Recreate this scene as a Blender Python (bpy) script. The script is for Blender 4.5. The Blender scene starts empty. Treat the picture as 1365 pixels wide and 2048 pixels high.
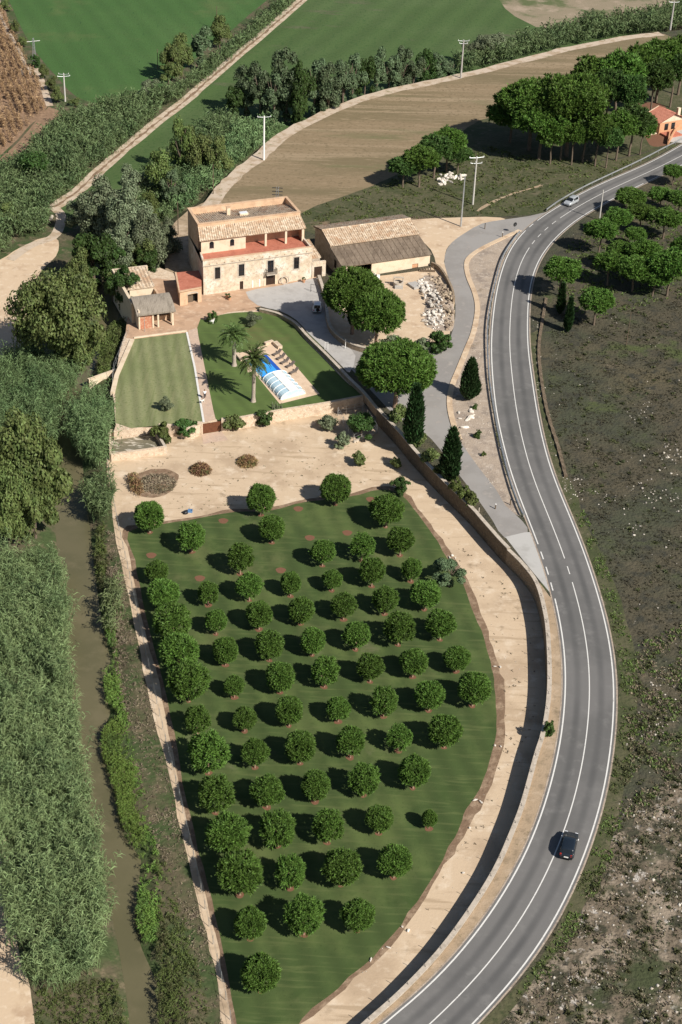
import bpy, math, random
import numpy as np
from mathutils import Vector, Matrix
random.seed(7); rng=np.random.default_rng(11)
S=bpy.context.scene; COL=S.collection
PI=math.pi
# ------------------------------------------------------------------ camera
F=3150.; TH=math.radians(33.); RO=math.radians(-2.5); CH=135.
_c,_s=math.cos(RO),math.sin(RO)
_D0=np.array((0,-math.sin(TH),-math.cos(TH))); FW=np.array((0,math.cos(TH),-math.sin(TH)))
RI=np.array((_c,0,0))+_s*_D0; DI=np.array((-_s,0,0))+_c*_D0
CP=np.array((0,0,CH))
cd=bpy.data.cameras.new('camera'); cam=bpy.data.objects.new('camera',cd); COL.objects.link(cam)
m=Matrix.Identity(4)
for r in range(3):
    m[r][0]=RI[r]; m[r][1]=-DI[r]; m[r][2]=-FW[r]; m[r][3]=CP[r]
cam.matrix_world=m; cd.sensor_fit='VERTICAL'; cd.sensor_height=36; cd.lens=36*F/2048; cd.clip_start=1; cd.clip_end=5000
S.camera=cam
# ------------------------------------------------------------------ sky, sun, exposure
SAZ,SEL=math.radians(133.5),math.radians(40.5)
W=bpy.data.worlds.new('World'); S.world=W; W.use_nodes=True
sk=W.node_tree.nodes.new('ShaderNodeTexSky'); sk.sky_type='NISHITA'; sk.sun_disc=False
sk.sun_elevation=SEL; sk.sun_rotation=SAZ
bg=W.node_tree.nodes['Background']; bg.inputs[1].default_value=0.05
W.node_tree.links.new(sk.outputs[0],bg.inputs[0])
sd=bpy.data.lights.new('sun','SUN'); sd.energy=4.6; sd.angle=math.radians(.5); sd.color=(1,.94,.85)
so=bpy.data.objects.new('sun',sd); COL.objects.link(so)
SV=Vector((math.sin(SAZ)*math.cos(SEL),math.cos(SAZ)*math.cos(SEL),math.sin(SEL)))
so.rotation_euler=SV.to_track_quat('Z','Y').to_euler(); so.location=(150,-100,300)
S.view_settings.view_transform='Standard'; S.view_settings.look='None'; S.view_settings.exposure=0.48; S.view_settings.gamma=1
S.cycles.max_bounces=5; S.cycles.diffuse_bounces=2; S.cycles.transmission_bounces=3; S.cycles.transparent_max_bounces=4

# ------------------------------------------------------------------ survey: photo measurements -> ground
UA,UB,UC=0.3,0.02,0.0075          # the upper ground is one gently tilted plane
def uz(x,y): return UA+UB*x+UC*y
def ray(px,py): return (px-682.5)/F*RI+(py-1024)/F*DI+FW
def at(px,py,z=0.):
    d=ray(px,py); return CP+(z-CH)/d[2]*d
def up(px,py,dz=0.):
    d=ray(px,py); return CP+(UA+dz-CH)/(d[2]-UB*d[0]-UC*d[1])*d
def proj(v):
    w=np.asarray(v,float)-CP; z=w@FW; return (682.5+F*(w@RI)/z,1024+F*(w@DI)/z)
def pscale(v): return F/((np.asarray(v,float)-CP)@FW)
def hgt(b,py):
    lo,hi=0.,60.
    for _ in range(40):
        k=(lo+hi)/2
        if proj(b+np.array((0,0,k)))[1]>py: lo=k
        else: hi=k
    return lo
LZ=1.9                             # lawn level
def pts(L,z=0.): return [at(x,y,z) for x,y in L]
def upts(L,dz=0.): return [up(x,y,dz) for x,y in L]

# ------------------------------------------------------------------ materials
def newmat(name):
    mt=bpy.data.materials.new(name); mt.use_nodes=True
    return mt,mt.node_tree.nodes,mt.node_tree.links,mt.node_tree.nodes['Principled BSDF']
def rgb(*c): return (c[0],c[1],c[2],1)
def layered(name,base,layers=(),rough=.9,bump=None,coords='pos',rot=0,island=None,objr=None,metal=0,spec=.3,transl=0):
    """base colour varied by noise layers (colour, scale, lo, hi[, stretch]); island / objr: value jitter per leaf / per object"""
    mt,N,L,P=newmat(name)
    P.inputs['Roughness'].default_value=rough; P.inputs['Metallic'].default_value=metal
    P.inputs['Specular IOR Level'].default_value=spec
    if coords=='pos': src=N.new('ShaderNodeNewGeometry').outputs['Position']
    else: src=N.new('ShaderNodeTexCoord').outputs['Object']
    cur=N.new('ShaderNodeRGB').outputs[0]; cur.default_value=rgb(*base)
    for i,la in enumerate(layers):
        col,sc,lo,hi=la[:4]
        vec=src
        if len(la)>4:
            mp=N.new('ShaderNodeMapping'); mp.vector_type='POINT'
            mp.inputs['Rotation'].default_value=(0,0,la[5] if len(la)>5 else rot); mp.inputs['Scale'].default_value=la[4]
            L.new(src,mp.inputs['Vector']); vec=mp.outputs[0]
        nz=N.new('ShaderNodeTexNoise'); nz.inputs['Scale'].default_value=sc; nz.inputs['Detail'].default_value=5; nz.inputs['Roughness'].default_value=.6
        L.new(vec,nz.inputs['Vector'])
        mr=N.new('ShaderNodeMapRange'); mr.interpolation_type='SMOOTHSTEP'
        mr.inputs['From Min'].default_value=lo; mr.inputs['From Max'].default_value=hi
        L.new(nz.outputs['Fac'],mr.inputs['Value'])
        mx=N.new('ShaderNodeMix'); mx.data_type='RGBA'; L.new(mr.outputs[0],mx.inputs['Factor']); L.new(cur,mx.inputs[6]); mx.inputs[7].default_value=rgb(*col)
        cur=mx.outputs[2]
    def jitter(cur,val,lo,hi,hue):
        mr=N.new('ShaderNodeMapRange'); mr.inputs['To Min'].default_value=lo; mr.inputs['To Max'].default_value=hi; L.new(val,mr.inputs['Value'])
        hs=N.new('ShaderNodeHueSaturation'); L.new(cur,hs.inputs['Color']); L.new(mr.outputs[0],hs.inputs['Value'])
        if hue:
            m2=N.new('ShaderNodeMapRange'); m2.inputs['To Min'].default_value=.5-hue; m2.inputs['To Max'].default_value=.5+hue; L.new(val,m2.inputs['Value']); L.new(m2.outputs[0],hs.inputs['Hue'])
        return hs.outputs[0]
    if island: cur=jitter(cur,N.new('ShaderNodeNewGeometry').outputs['Random Per Island'],*island)
    if objr: cur=jitter(cur,N.new('ShaderNodeObjectInfo').outputs['Random'],*objr)
    L.new(cur,P.inputs['Base Color'])
    if bump:
        nz=N.new('ShaderNodeTexNoise'); nz.inputs['Scale'].default_value=bump[0]; nz.inputs['Detail'].default_value=4; L.new(src,nz.inputs['Vector'])
        bp=N.new('ShaderNodeBump'); bp.inputs['Strength'].default_value=bump[1]; bp.inputs['Distance'].default_value=bump[2] if len(bump)>2 else .15
        L.new(nz.outputs['Fac'],bp.inputs['Height']); L.new(bp.outputs[0],P.inputs['Normal'])
    if transl:
        tr=N.new('ShaderNodeBsdfTranslucent'); L.new(cur,tr.inputs['Color']); ms=N.new('ShaderNodeMixShader'); ms.inputs[0].default_value=transl
        out=[n for n in N if n.type=='OUTPUT_MATERIAL'][0]
        L.new(P.outputs[0],ms.inputs[1]); L.new(tr.outputs[0],ms.inputs[2]); L.new(ms.outputs[0],out.inputs['Surface'])
    return mt
def leafmat(name,base,dark,isl=(.6,1.4,.015),obj=(.8,1.25,.012),tr=.2,sc=1.1,rough=.6,spec=.25):
    return layered(name,base,[(dark,sc,.45,.7)],rough=rough,coords='obj',island=isl,objr=obj,transl=tr,spec=spec)
G={}
G['low']=layered('low_ground_earth',(.10,.085,.05),[((.05,.075,.025),.15,.4,.6),((.17,.135,.085),.5,.52,.7),((.035,.055,.018),1.3,.5,.75)],bump=(1.5,.6,.3))
G['heath']=layered('heath_soil',(.076,.066,.042),[((.098,.083,.048),.035,.5,.62),((.056,.06,.036),.06,.42,.62),((.038,.038,.028),.5,.45,.7),((.125,.104,.07),.2,.58,.76),((.33,.3,.26),.7,.69,.76),((.07,.085,.03),.12,.57,.7)],bump=(2.2,.8,.35))
G['rocky']=layered('rocky_scrub_soil',(.15,.12,.085),[((.05,.048,.03),.42,.46,.58),((.27,.22,.165),.3,.5,.62),((.5,.46,.41),.8,.58,.68),((.045,.04,.03),1.6,.56,.68),((.05,.06,.026),.16,.52,.66)],bump=(2.2,.8,.3))
G['sand']=layered('pale_sand',(.53,.41,.285),[((.42,.315,.215),.12,.45,.65),((.61,.50,.375),.4,.5,.7),((.33,.25,.165),.9,.6,.76),((.40,.30,.2),.35,.54,.68,(.25,2.2,1),-.35),((.30,.225,.15),.22,.62,.74)],bump=(3,.25,.08))
G['sandyard']=layered('yard_sand',(.55,.42,.29),[((.42,.30,.2),.25,.5,.7),((.62,.50,.37),.8,.5,.7),((.30,.22,.14),.5,.66,.8)],bump=(3,.25,.08))
G['verge']=layered('dry_verge',(.36,.27,.18),[((.25,.19,.125),.8,.45,.7),((.46,.36,.26),.3,.5,.7),((.16,.13,.07),1.8,.6,.75)],bump=(4,.4,.1))
G['berm']=layered('brown_soil',(.19,.125,.08),[((.3,.215,.145),.7,.45,.65),((.12,.08,.05),2,.55,.75)],bump=(3,.5,.15))
G['redsoil']=layered('red_soil',(.17,.085,.05),[((.16,.075,.045),3,.45,.65)])
G['orch']=layered('orchard_grass',(.05,.078,.022),[((.078,.108,.032),.10,.42,.62),((.105,.118,.045),.07,.56,.72),((.042,.07,.018),.25,.48,.7),((.13,.135,.07),.09,.62,.74),((.042,.065,.018),2.5,.55,.75),((.085,.11,.036),.6,.5,.7,(.25,2.5,1),.35)],bump=(6,.3,.05))
G['lawnw']=layered('pale_mown_lawn',(.2,.212,.105),[((.16,.18,.08),.1,.42,.62),((.21,.215,.105),.35,.48,.66,(3,.25,1),.17),((.155,.175,.075),.3,.5,.68,(4,.2,1),.3),((.12,.15,.055),3,.5,.7)],bump=(8,.2,.04))
G['lawne']=layered('garden_lawn',(.088,.13,.036),[((.072,.108,.029),.12,.42,.62),((.115,.12,.042),.07,.55,.72),((.09,.14,.034),.8,.5,.7,(.3,2.5,1),-.6)],bump=(8,.2,.04))
G['asphalt']=layered('road_asphalt',(.155,.15,.145),[((.125,.122,.118),.08,.42,.62),((.175,.17,.163),.6,.5,.75)],rough=.85,bump=(12,.12,.03))
G['lane']=layered('lane_asphalt',(.29,.275,.26),[((.25,.235,.22),.15,.42,.62),((.33,.30,.275),.6,.55,.75)],rough=.9,bump=(10,.15,.03))
G['concrete']=layered('pale_concrete',(.43,.42,.40),[((.36,.35,.33),.3,.45,.65)],bump=(9,.15,.03))
G['gravel']=layered('yard_gravel',(.40,.385,.37),[((.34,.325,.31),.4,.45,.65),((.46,.44,.41),1.5,.55,.75)],bump=(8,.3,.05))
G['gverge']=layered('stony_verge',(.37,.30,.235),[((.27,.22,.18),.4,.45,.65),((.45,.38,.31),1.1,.5,.7),((.55,.50,.44),2.5,.64,.74),((.20,.15,.10),.25,.62,.75)],bump=(4,.6,.15))
G['patio']=layered('earth_patio',(.45,.30,.2),[((.36,.24,.16),.4,.45,.65),((.52,.38,.27),.9,.5,.7)],bump=(4,.2,.05))
G['path']=layered('paved_path',(.50,.37,.28),[((.44,.33,.26),.6,.45,.65),((.55,.43,.34),2,.5,.7)],bump=(6,.15,.03))
G['brown']=layered('ploughed_brown_field',(.235,.175,.105),[((.17,.135,.075),.05,.42,.62,(.3,2.2,1),-.9),((.29,.22,.14),.16,.5,.68,(.12,2.2,1),-.82),((.13,.13,.06),.07,.54,.7,(.3,1.5,1),-.9),((.17,.13,.075),1.2,.5,.68),((.31,.235,.15),.5,.56,.74,(.5,3,1),-.86)],bump=(1.5,.4,.12))
G['scrubg']=layered('scrub_grass',(.085,.083,.042),[((.055,.065,.026),.15,.42,.62),((.12,.105,.065),.5,.52,.7),((.045,.055,.022),1.2,.5,.68),((.2,.14,.09),.1,.66,.76)],bump=(1.8,.7,.25))
G['green']=layered('green_crop_field',(.047,.108,.026),[((.058,.12,.032),.03,.4,.65),((.042,.088,.021),1.2,.5,.72),((.075,.118,.035),.05,.55,.72),((.05,.085,.03),.4,.55,.75,(1,4,1),.3),((.02,.06,.016),.35,.6,.75,(5,.6,1),.5)],bump=(2,.5,.2))
G['green2']=layered('green_meadow',(.06,.102,.03),[((.072,.112,.038),.025,.42,.62),((.095,.1,.055),.035,.58,.72,(1,2.5,1),-.6),((.035,.08,.02),.9,.5,.72)],bump=(2,.5,.2))
G['pale']=layered('dry_pasture',(.25,.205,.14),[((.10,.12,.05),.06,.48,.6),((.34,.27,.2),.15,.5,.7)],bump=(2,.4,.15))
G['track']=layered('pale_track',(.5,.41,.32),[((.38,.29,.2),.4,.45,.62),((.2,.18,.09),.7,.58,.7)],bump=(2.5,.3,.1))
G['stub']=layered('stubble_soil',(.23,.15,.095),[((.32,.21,.135),1,.45,.65),((.14,.09,.055),2,.5,.7)],bump=(2,.6,.2))
G['terr']=layered('pool_paving',(.62,.47,.34),[((.54,.40,.28),.8,.45,.65)],bump=(5,.1,.02))
G['river']=layered('muddy_water',(.125,.112,.062),[((.105,.097,.052),.08,.4,.6),((.142,.125,.072),.3,.5,.7)],rough=.25,spec=.4,bump=(1.5,.05,.05))
M={}
M['white']=layered('white_paint',(.78,.77,.74),[((.6,.59,.56),3,.6,.75)],rough=.6)
M['line']=layered('road_paint',(.66,.65,.62),[((.4,.39,.37),2.5,.55,.75)],rough=.7)
M['galv']=layered('galvanised_steel',(.5,.52,.53),[((.4,.42,.43),2,.45,.65)],rough=.45,metal=.6)
M['cpole']=layered('pale_concrete_pole',(.5,.48,.44),[((.46,.44,.41),2,.45,.65)])
M['grey']=layered('grey_concrete_pole',(.42,.40,.37),[((.34,.32,.3),3,.45,.65)],rough=.9)
M['wood']=layered('weathered_wood',(.15,.11,.075),[((.1,.075,.05),6,.45,.65)],coords='obj')
M['darkwood']=layered('dark_shutter_wood',(.035,.02,.013),[((.05,.028,.018),8,.45,.65)],rough=.6)
M['gate']=layered('brown_gate_steel',(.13,.05,.025),[((.1,.038,.02),3,.45,.65)],rough=.5)
M['stone']=layered('old_stone_wall',(.62,.52,.395),[((.50,.40,.29),.8,.45,.65),((.68,.62,.53),.45,.46,.62),((.36,.27,.19),3.4,.57,.7),((.46,.37,.28),1.8,.5,.65)],bump=(4,.5,.08))
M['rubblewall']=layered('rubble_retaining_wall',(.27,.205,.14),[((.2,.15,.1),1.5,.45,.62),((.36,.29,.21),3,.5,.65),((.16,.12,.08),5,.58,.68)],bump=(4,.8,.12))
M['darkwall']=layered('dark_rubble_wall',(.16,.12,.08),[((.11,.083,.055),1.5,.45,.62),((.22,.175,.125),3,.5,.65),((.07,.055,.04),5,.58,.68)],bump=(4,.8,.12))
M['pinkwall']=layered('pale_dry_stone',(.58,.46,.34),[((.46,.34,.24),1.5,.45,.62),((.66,.56,.44),3,.5,.65),((.28,.2,.13),5,.6,.68)],bump=(4,.8,.12))
M['cope']=layered('stone_coping',(.46,.40,.33),[((.36,.31,.25),1.2,.45,.65),((.54,.47,.39),3,.5,.7)],bump=(6,.3,.04))
M['plaster']=layered('cream_plaster',(.66,.55,.41),[((.58,.46,.33),.7,.45,.65)],bump=(6,.1,.02))
M['ochre']=layered('ochre_plaster',(.56,.385,.25),[((.47,.31,.2),.9,.45,.65),((.62,.46,.32),.5,.5,.7)],bump=(6,.1,.02))
M['greystone']=layered('grey_stone_wall',(.36,.3,.235),[((.27,.22,.17),.8,.45,.62),((.42,.36,.29),2.2,.5,.65)],bump=(4,.6,.1))  # grey stone of the barn gables and the gateway side room
M['terra']=layered('red_terrace_tiles',(.43,.155,.10),[((.36,.125,.08),.7,.45,.65),((.48,.19,.13),2,.5,.7)],rough=.8)
M['brick']=layered('red_brick',(.42,.17,.1),[((.5,.3,.2),3,.45,.62)],bump=(6,.3,.04))
M['tile']=layered('clay_roof_tiles',(.45,.335,.23),[((.62,.52,.40),1.4,.45,.62),((.24,.18,.13),1.9,.54,.66),((.42,.28,.18),.5,.5,.68)],bump=(6,.5,.06))
M['oldtile']=layered('lichen_roof_tiles',(.42,.33,.24),[((.58,.5,.4),1.8,.5,.64),((.2,.165,.13),1.3,.52,.66),((.33,.2,.13),.6,.5,.68)],bump=(6,.6,.08))
M['fibre']=layered('old_fibre_cement',(.20,.155,.115),[((.15,.115,.085),.35,.42,.6),((.25,.2,.15),.9,.5,.7,(3,.3,1),.42)],bump=(3,.2,.03))
M['thatch']=layered('grey_thatch',(.25,.215,.175),[((.17,.145,.115),.8,.45,.65,(3,.6,1),.3),((.32,.28,.23),2,.5,.7,(4,.5,1),.3)],bump=(5,.8,.1))
M['orange']=layered('orange_render',(.55,.30,.17),[((.48,.25,.14),1.2,.45,.65)])
M['redroof']=layered('new_red_tiles',(.46,.19,.13),[((.40,.155,.105),1,.45,.65)],bump=(4,.3,.05))
M['dark']=layered('painted_interior_shade',(.02,.017,.014))
M['iron']=layered('dark_iron',(.03,.03,.032),rough=.5,metal=.3)
M['glass']=layered('dark_glass',(.012,.015,.018),rough=.08,spec=.6)
M['tyre']=layered('black_rubber',(.015,.015,.015),rough=.8)
M['rim']=layered('alloy_rim',(.45,.46,.47),rough=.35,metal=.8)
M['silver']=layered('silver_car_paint',(.5,.53,.55),rough=.3,metal=.35,spec=.6)
M['navy']=layered('dark_blue_car_paint',(.012,.018,.027),rough=.22,spec=.7)
M['wcar']=layered('white_car_paint',(.72,.73,.74),rough=.3,spec=.6)
M['lamp']=layered('headlamp_lens',(.7,.72,.75),rough=.15,spec=.7)
M['tail']=layered('tail_lamp_lens',(.45,.03,.015),rough=.2,spec=.6)
M['amber']=layered('orange_lens',(.7,.2,.03),rough=.2)
M['poolw']=layered('pool_water',(.05,.34,.86),[((.06,.39,.88),.5,.4,.6)],rough=.12,spec=.4,bump=(2,.05,.03))
M['pooldark']=layered('dark_pool_blue',(.015,.09,.42))
M['poly']=layered('clear_enclosure_panel',(.52,.68,.76),[((.45,.62,.72),.7,.45,.6)],rough=.2,spec=.6)
M['lounge']=layered('taupe_lounger_fabric',(.16,.13,.11),[((.12,.1,.085),4,.45,.65)],rough=.8)
M['skin']=layered('skin',(.45,.26,.18),rough=.6)
M['shirt']=layered('white_shirt',(.75,.76,.78),rough=.8)
M['trous']=layered('dark_trousers',(.035,.035,.045),rough=.9)
M['hair']=layered('dark_hair',(.02,.014,.01),rough=.7)
M['dogfur']=layered('white_dog_fur',(.66,.63,.58),[((.25,.18,.12),3,.6,.66)],rough=.9,coords='obj')
M['rock']=layered('white_limestone',(.68,.63,.56),[((.52,.46,.38),1.3,.5,.7)],objr=(.72,1.1,.0),bump=(3,.5,.1))
M['rubble']=layered('brown_rubble',(.36,.28,.2),[((.24,.19,.14),2,.45,.65),((.5,.42,.33),3,.55,.7)],bump=(3,.7,.15),objr=(.6,1.2,.01))
M['bark']=layered('grey_brown_bark',(.15,.115,.085),[((.09,.07,.05),5,.45,.65)],coords='obj',bump=(8,.6,.05))
M['pbark']=layered('pale_pine_bark',(.3,.2,.145),[((.2,.13,.09),6,.45,.65)],coords='obj')
M['palmbark']=layered('pale_palm_trunk',(.40,.34,.28),[((.28,.23,.185),4,.45,.62,(1,1,5))],coords='obj',bump=(6,.7,.06))
M['pine']=leafmat('orchard_pine_needles',(.098,.178,.032),(.058,.115,.021),isl=(.55,1.45,.008),obj=(.8,1.15,.005))
M['upine']=leafmat('umbrella_pine_needles',(.095,.175,.03),(.058,.118,.02),isl=(.55,1.45,.012),sc=.6)
M['dpine']=leafmat('dark_pine_needles',(.07,.125,.03),(.042,.085,.021),sc=.6)
M['olive_l']=leafmat('olive_green_leaves',(.122,.152,.048),(.07,.098,.03),sc=.45)
M['grey_l']=leafmat('grey_green_leaves',(.16,.19,.11),(.10,.125,.066),sc=.45)
M['silver_l']=leafmat('poplar_leaves',(.10,.14,.07),(.05,.08,.036),sc=.5)
M['light_l']=leafmat('light_green_leaves',(.11,.145,.04),(.06,.09,.026),sc=.5)
M['dark_l']=leafmat('dark_green_leaves',(.05,.095,.022),(.03,.06,.015),sc=.5)
M['cyp']=leafmat('cypress_scales',(.028,.06,.018),(.018,.038,.012),sc=.9)
M['palm']=leafmat('palm_fronds',(.085,.125,.036),(.06,.095,.028),tr=.1,rough=.45)
M['dryfr']=leafmat('dry_palm_fronds',(.26,.15,.07),(.2,.11,.05))
M['reed']=leafmat('reed_leaves',(.178,.228,.098),(.10,.142,.06),isl=(.62,1.35,.012),sc=.25,tr=.25)
M['reed2']=leafmat('bright_reed_leaves',(.145,.21,.088),(.08,.135,.055),isl=(.55,1.45,.012),sc=.12,tr=.25)
M['sedge']=leafmat('sedge_leaves',(.14,.215,.045),(.085,.14,.035),sc=.3)
M['weed']=leafmat('bank_weeds',(.105,.145,.04),(.09,.09,.042),sc=.3)
M['weed2']=leafmat('scrub_leaves',(.075,.08,.035),(.05,.06,.026),isl=(.6,1.4,.015),sc=.2,tr=.1)
M['dry']=leafmat('dry_bank_weeds',(.26,.215,.15),(.13,.115,.065),isl=(.5,1.5,.02),sc=.3)
M['corn']=leafmat('dry_maize_leaves',(.32,.205,.12),(.22,.135,.075),isl=(.5,1.5,.01),sc=.15)
M['heathp']=leafmat('heath_shrublets',(.082,.076,.046),(.055,.064,.032),isl=(.6,1.4,.02),sc=.12,tr=.1)
M['stones']=layered('scattered_stones',(.5,.46,.40),[((.32,.28,.23),1,.45,.65)],island=(.5,1.2,.01))
M['straw']=leafmat('dry_cuttings',(.25,.145,.08),(.1,.12,.04),isl=(.5,1.5,.03),sc=1.2)

M.update(G)
def stripes(mt,a,b,width,amount):
    """mown or sown bands running along the ground direction a->b"""
    N,L=mt.node_tree.nodes,mt.node_tree.links; P=N['Principled BSDF']; cur=P.inputs['Base Color'].links[0].from_socket
    an=math.atan2(b[1]-a[1],b[0]-a[0]); g=N.new('ShaderNodeNewGeometry'); mp=N.new('ShaderNodeMapping'); mp.inputs['Rotation'].default_value=(0,0,PI/2-an); L.new(g.outputs['Position'],mp.inputs['Vector'])
    w=N.new('ShaderNodeTexWave'); w.bands_direction='X'; w.inputs['Scale'].default_value=.314/width; w.inputs['Distortion'].default_value=1.2; w.inputs['Detail'].default_value=2; w.inputs['Detail Scale'].default_value=.6; L.new(mp.outputs[0],w.inputs['Vector'])
    mr=N.new('ShaderNodeMapRange'); mr.inputs['To Min'].default_value=1-amount; mr.inputs['To Max'].default_value=1+amount; L.new(w.outputs['Fac'],mr.inputs['Value'])
    hs=N.new('ShaderNodeHueSaturation'); L.new(cur,hs.inputs['Color']); L.new(mr.outputs[0],hs.inputs['Value']); L.new(hs.outputs[0],P.inputs['Base Color'])
stripes(G['lawnw'],at(375,665,LZ),at(408,843,LZ),2.2,.13)
stripes(G['lawne'],at(553,631,LZ),at(700,770,LZ),2.6,.08)
stripes(G['orch'],at(498,1200),at(722,1861),3.,.10)
stripes(G['green'],at(20,0),at(150,200),6.,.05)
stripes(G['green2'],at(600,60),at(370,230),8.,.07)
# ------------------------------------------------------------------ objects
ORI={}
def thing(name,label,cat,loc=(0,0,0),group=None,rz=0):
    o=bpy.data.objects.new(name,None); COL.objects.link(o); o.location=tuple(float(c) for c in loc); o.rotation_euler=(0,0,rz); o.empty_display_size=.5
    o['label']=label; o['category']=cat
    if group: o['group']=group
    return o
def tag(o,label,cat,group=None):
    o['label']=label; o['category']=cat
    if group: o['group']=group
    return o
def npmesh(name,V,Fq,mats,smooth=False,nv=None):
    """V (n,3); Fq (m,4) or (m,3) int array, or list of tuples"""
    me=bpy.data.meshes.new(name)
    if isinstance(Fq,np.ndarray) and Fq.ndim==2:
        m_,k=Fq.shape
        me.vertices.add(len(V)); me.vertices.foreach_set('co',np.asarray(V,np.float32).ravel())
        me.loops.add(m_*k); me.loops.foreach_set('vertex_index',Fq.astype(np.int32).ravel())
        me.polygons.add(m_); me.polygons.foreach_set('loop_start',np.arange(0,m_*k,k,dtype=np.int32))
        me.update(calc_edges=True)
    else:
        me.from_pydata([tuple(map(float,v)) for v in V],[],[tuple(f) for f in Fq]); me.update()
    if not isinstance(mats,(list,tuple)): mats=[mats]
    for x in mats: me.materials.append(x)
    if smooth: me.polygons.foreach_set('use_smooth',[True]*len(me.polygons))
    return me
def link(name,me,parent=None,loc=None):
    o=bpy.data.objects.new(name,me); COL.objects.link(o)
    if parent is not None: o.parent=parent
    if loc is not None: o.location=loc
    return o
def structure(o,kind='structure'): o['kind']=kind; return o
class MB:
    def __init__(s): s.v=[]; s.f=[]
    def add(s,V,Fs):
        n=len(s.v); s.v+= [tuple(map(float,p)) for p in V]; s.f+=[tuple(n+i for i in f) for f in Fs]; return s
    def quad(s,a,b,c,d): return s.add((a,b,c,d),((0,1,2,3),))
    def box(s,x0,x1,y0,y1,z0,z1,fr=None):
        P=[(x,y,z) for z in (z0,z1) for y in (y0,y1) for x in (x0,x1)]
        if fr: P=[fr(*p) for p in P]
        return s.add(P,((0,2,3,1),(4,5,7,6),(0,1,5,4),(2,6,7,3),(0,4,6,2),(1,3,7,5)))
    def prism(s,poly,z0,z1):
        n=len(poly); zz=lambda z,p: z(p[0],p[1]) if callable(z) else z
        V=[(p[0],p[1],zz(z0,p)) for p in poly]+[(p[0],p[1],zz(z1,p)) for p in poly]
        return s.add(V,[tuple(range(n-1,-1,-1)),tuple(range(n,2*n))]+[(i,(i+1)%n,n+(i+1)%n,n+i) for i in range(n)])
    def tube(s,P,R,n=7,cap=True):
        P=[Vector(p) for p in P]
        if not hasattr(R,'__len__'): R=[R]*len(P)
        rings=[]; V=[]; Fs=[]
        for i,p in enumerate(P):
            d=(P[min(i+1,len(P)-1)]-P[max(i-1,0)]).normalized()
            a=d.orthogonal().normalized() if i==0 else (pa-d*pa.dot(d)).normalized()
            pa=a; b=d.cross(a)
            for k in range(n):
                t=2*PI*k/n; V.append(p+(a*math.cos(t)+b*math.sin(t))*R[i])
        for i in range(len(P)-1):
            for k in range(n): Fs.append((i*n+k,i*n+(k+1)%n,(i+1)*n+(k+1)%n,(i+1)*n+k))
        if cap: Fs+= [tuple(range(n-1,-1,-1)),tuple((len(P)-1)*n+k for k in range(n))]
        return s.add(V,Fs)
    def build(s,name,mat,parent=None,smooth=False,own=False):
        V=np.array(s.v)
        if parent is not None: V=V-np.array(parent.location); loc=None
        elif own: b=np.array(((V[:,0].min()+V[:,0].max())/2,(V[:,1].min()+V[:,1].max())/2,V[:,2].min())); V=V-b; loc=tuple(b)
        else: loc=None
        return link(name,npmesh(name,V,s.f,mat,smooth),parent,loc)
def dup(root,loc,rz=0,scale=(1,1,1),label=None,group=None):
    r=root.copy(); COL.objects.link(r); r.location=tuple(float(c) for c in loc); r.rotation_euler=(0,0,rz); r.scale=scale
    if label: r['label']=label
    if group: r['group']=group
    for ch in list(root.children):
        c=ch.copy(); COL.objects.link(c); c.parent=r
        for g in ch.children:
            d=g.copy(); COL.objects.link(d); d.parent=c
    return r
ORD=['first','second','third','fourth','fifth','sixth','seventh','eighth','ninth','tenth','eleventh','twelfth','thirteenth','fourteenth','fifteenth','sixteenth','seventeenth','eighteenth','nineteenth','twentieth']
def smooth(P,closed=True,n=4,jit=0.):
    """Catmull-Rom through the points"""
    P=np.array(P,float); m_=len(P); out=[]
    for i in range(m_ if closed else m_-1):
        p0,p1,p2,p3=(P[(i-1)%m_],P[i],P[(i+1)%m_],P[(i+2)%m_]) if closed else (P[max(i-1,0)],P[i],P[i+1],P[min(i+2,m_-1)])
        for k in range(n):
            t=k/n; out.append(.5*((2*p1)+(-p0+p2)*t+(2*p0-5*p1+4*p2-p3)*t*t+(-p0+3*p1-3*p2+p3)*t**3))
    if not closed: out.append(P[-1])
    out=np.array(out)
    if jit: out[:,:2]+=rng.normal(0,jit,(len(out),2))
    return out
def sheet(name,P,mat,dz=0.,kind='structure',upper=False,sm=0,jit=0.):
    P=np.array(P,float)
    if sm: P=smooth(P,True,sm,jit)
    if upper: P[:,2]=uz(P[:,0],P[:,1])
    P[:,2]+=dz
    a=np.sum(P[:,0]*np.roll(P[:,1],-1)-np.roll(P[:,0],-1)*P[:,1])
    if a<0: P=P[::-1]
    return structure(link(name,npmesh(name,P,[tuple(range(len(P)))],mat)),kind)
def ribbon(P,w,w2=None):
    """left / right offset lines of a polyline"""
    P=np.array(P,float); T=np.gradient(P[:,:2],axis=0); T/=np.linalg.norm(T,axis=1)[:,None]; Nn=np.c_[-T[:,1],T[:,0]]
    A=P.copy(); B=P.copy(); A[:,:2]+=Nn*np.asarray(w).reshape(-1,1)if hasattr(w,'__len__') else Nn*w
    k=-w if w2 is None else w2
    B[:,:2]+=Nn*np.asarray(k).reshape(-1,1) if hasattr(k,'__len__') else Nn*k
    return A,B
def upribbon(P,dz,w,w2=None):
    A,B=ribbon(P,w,w2)
    for q in (A,B): q[:,2]=uz(q[:,0],q[:,1])+dz
    return A,B
def strip(mb,A,B):
    n=len(A); mb.add(list(A)+list(B),[(i,n+i,n+i+1,i+1) for i in range(n-1)]); return mb
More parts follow.
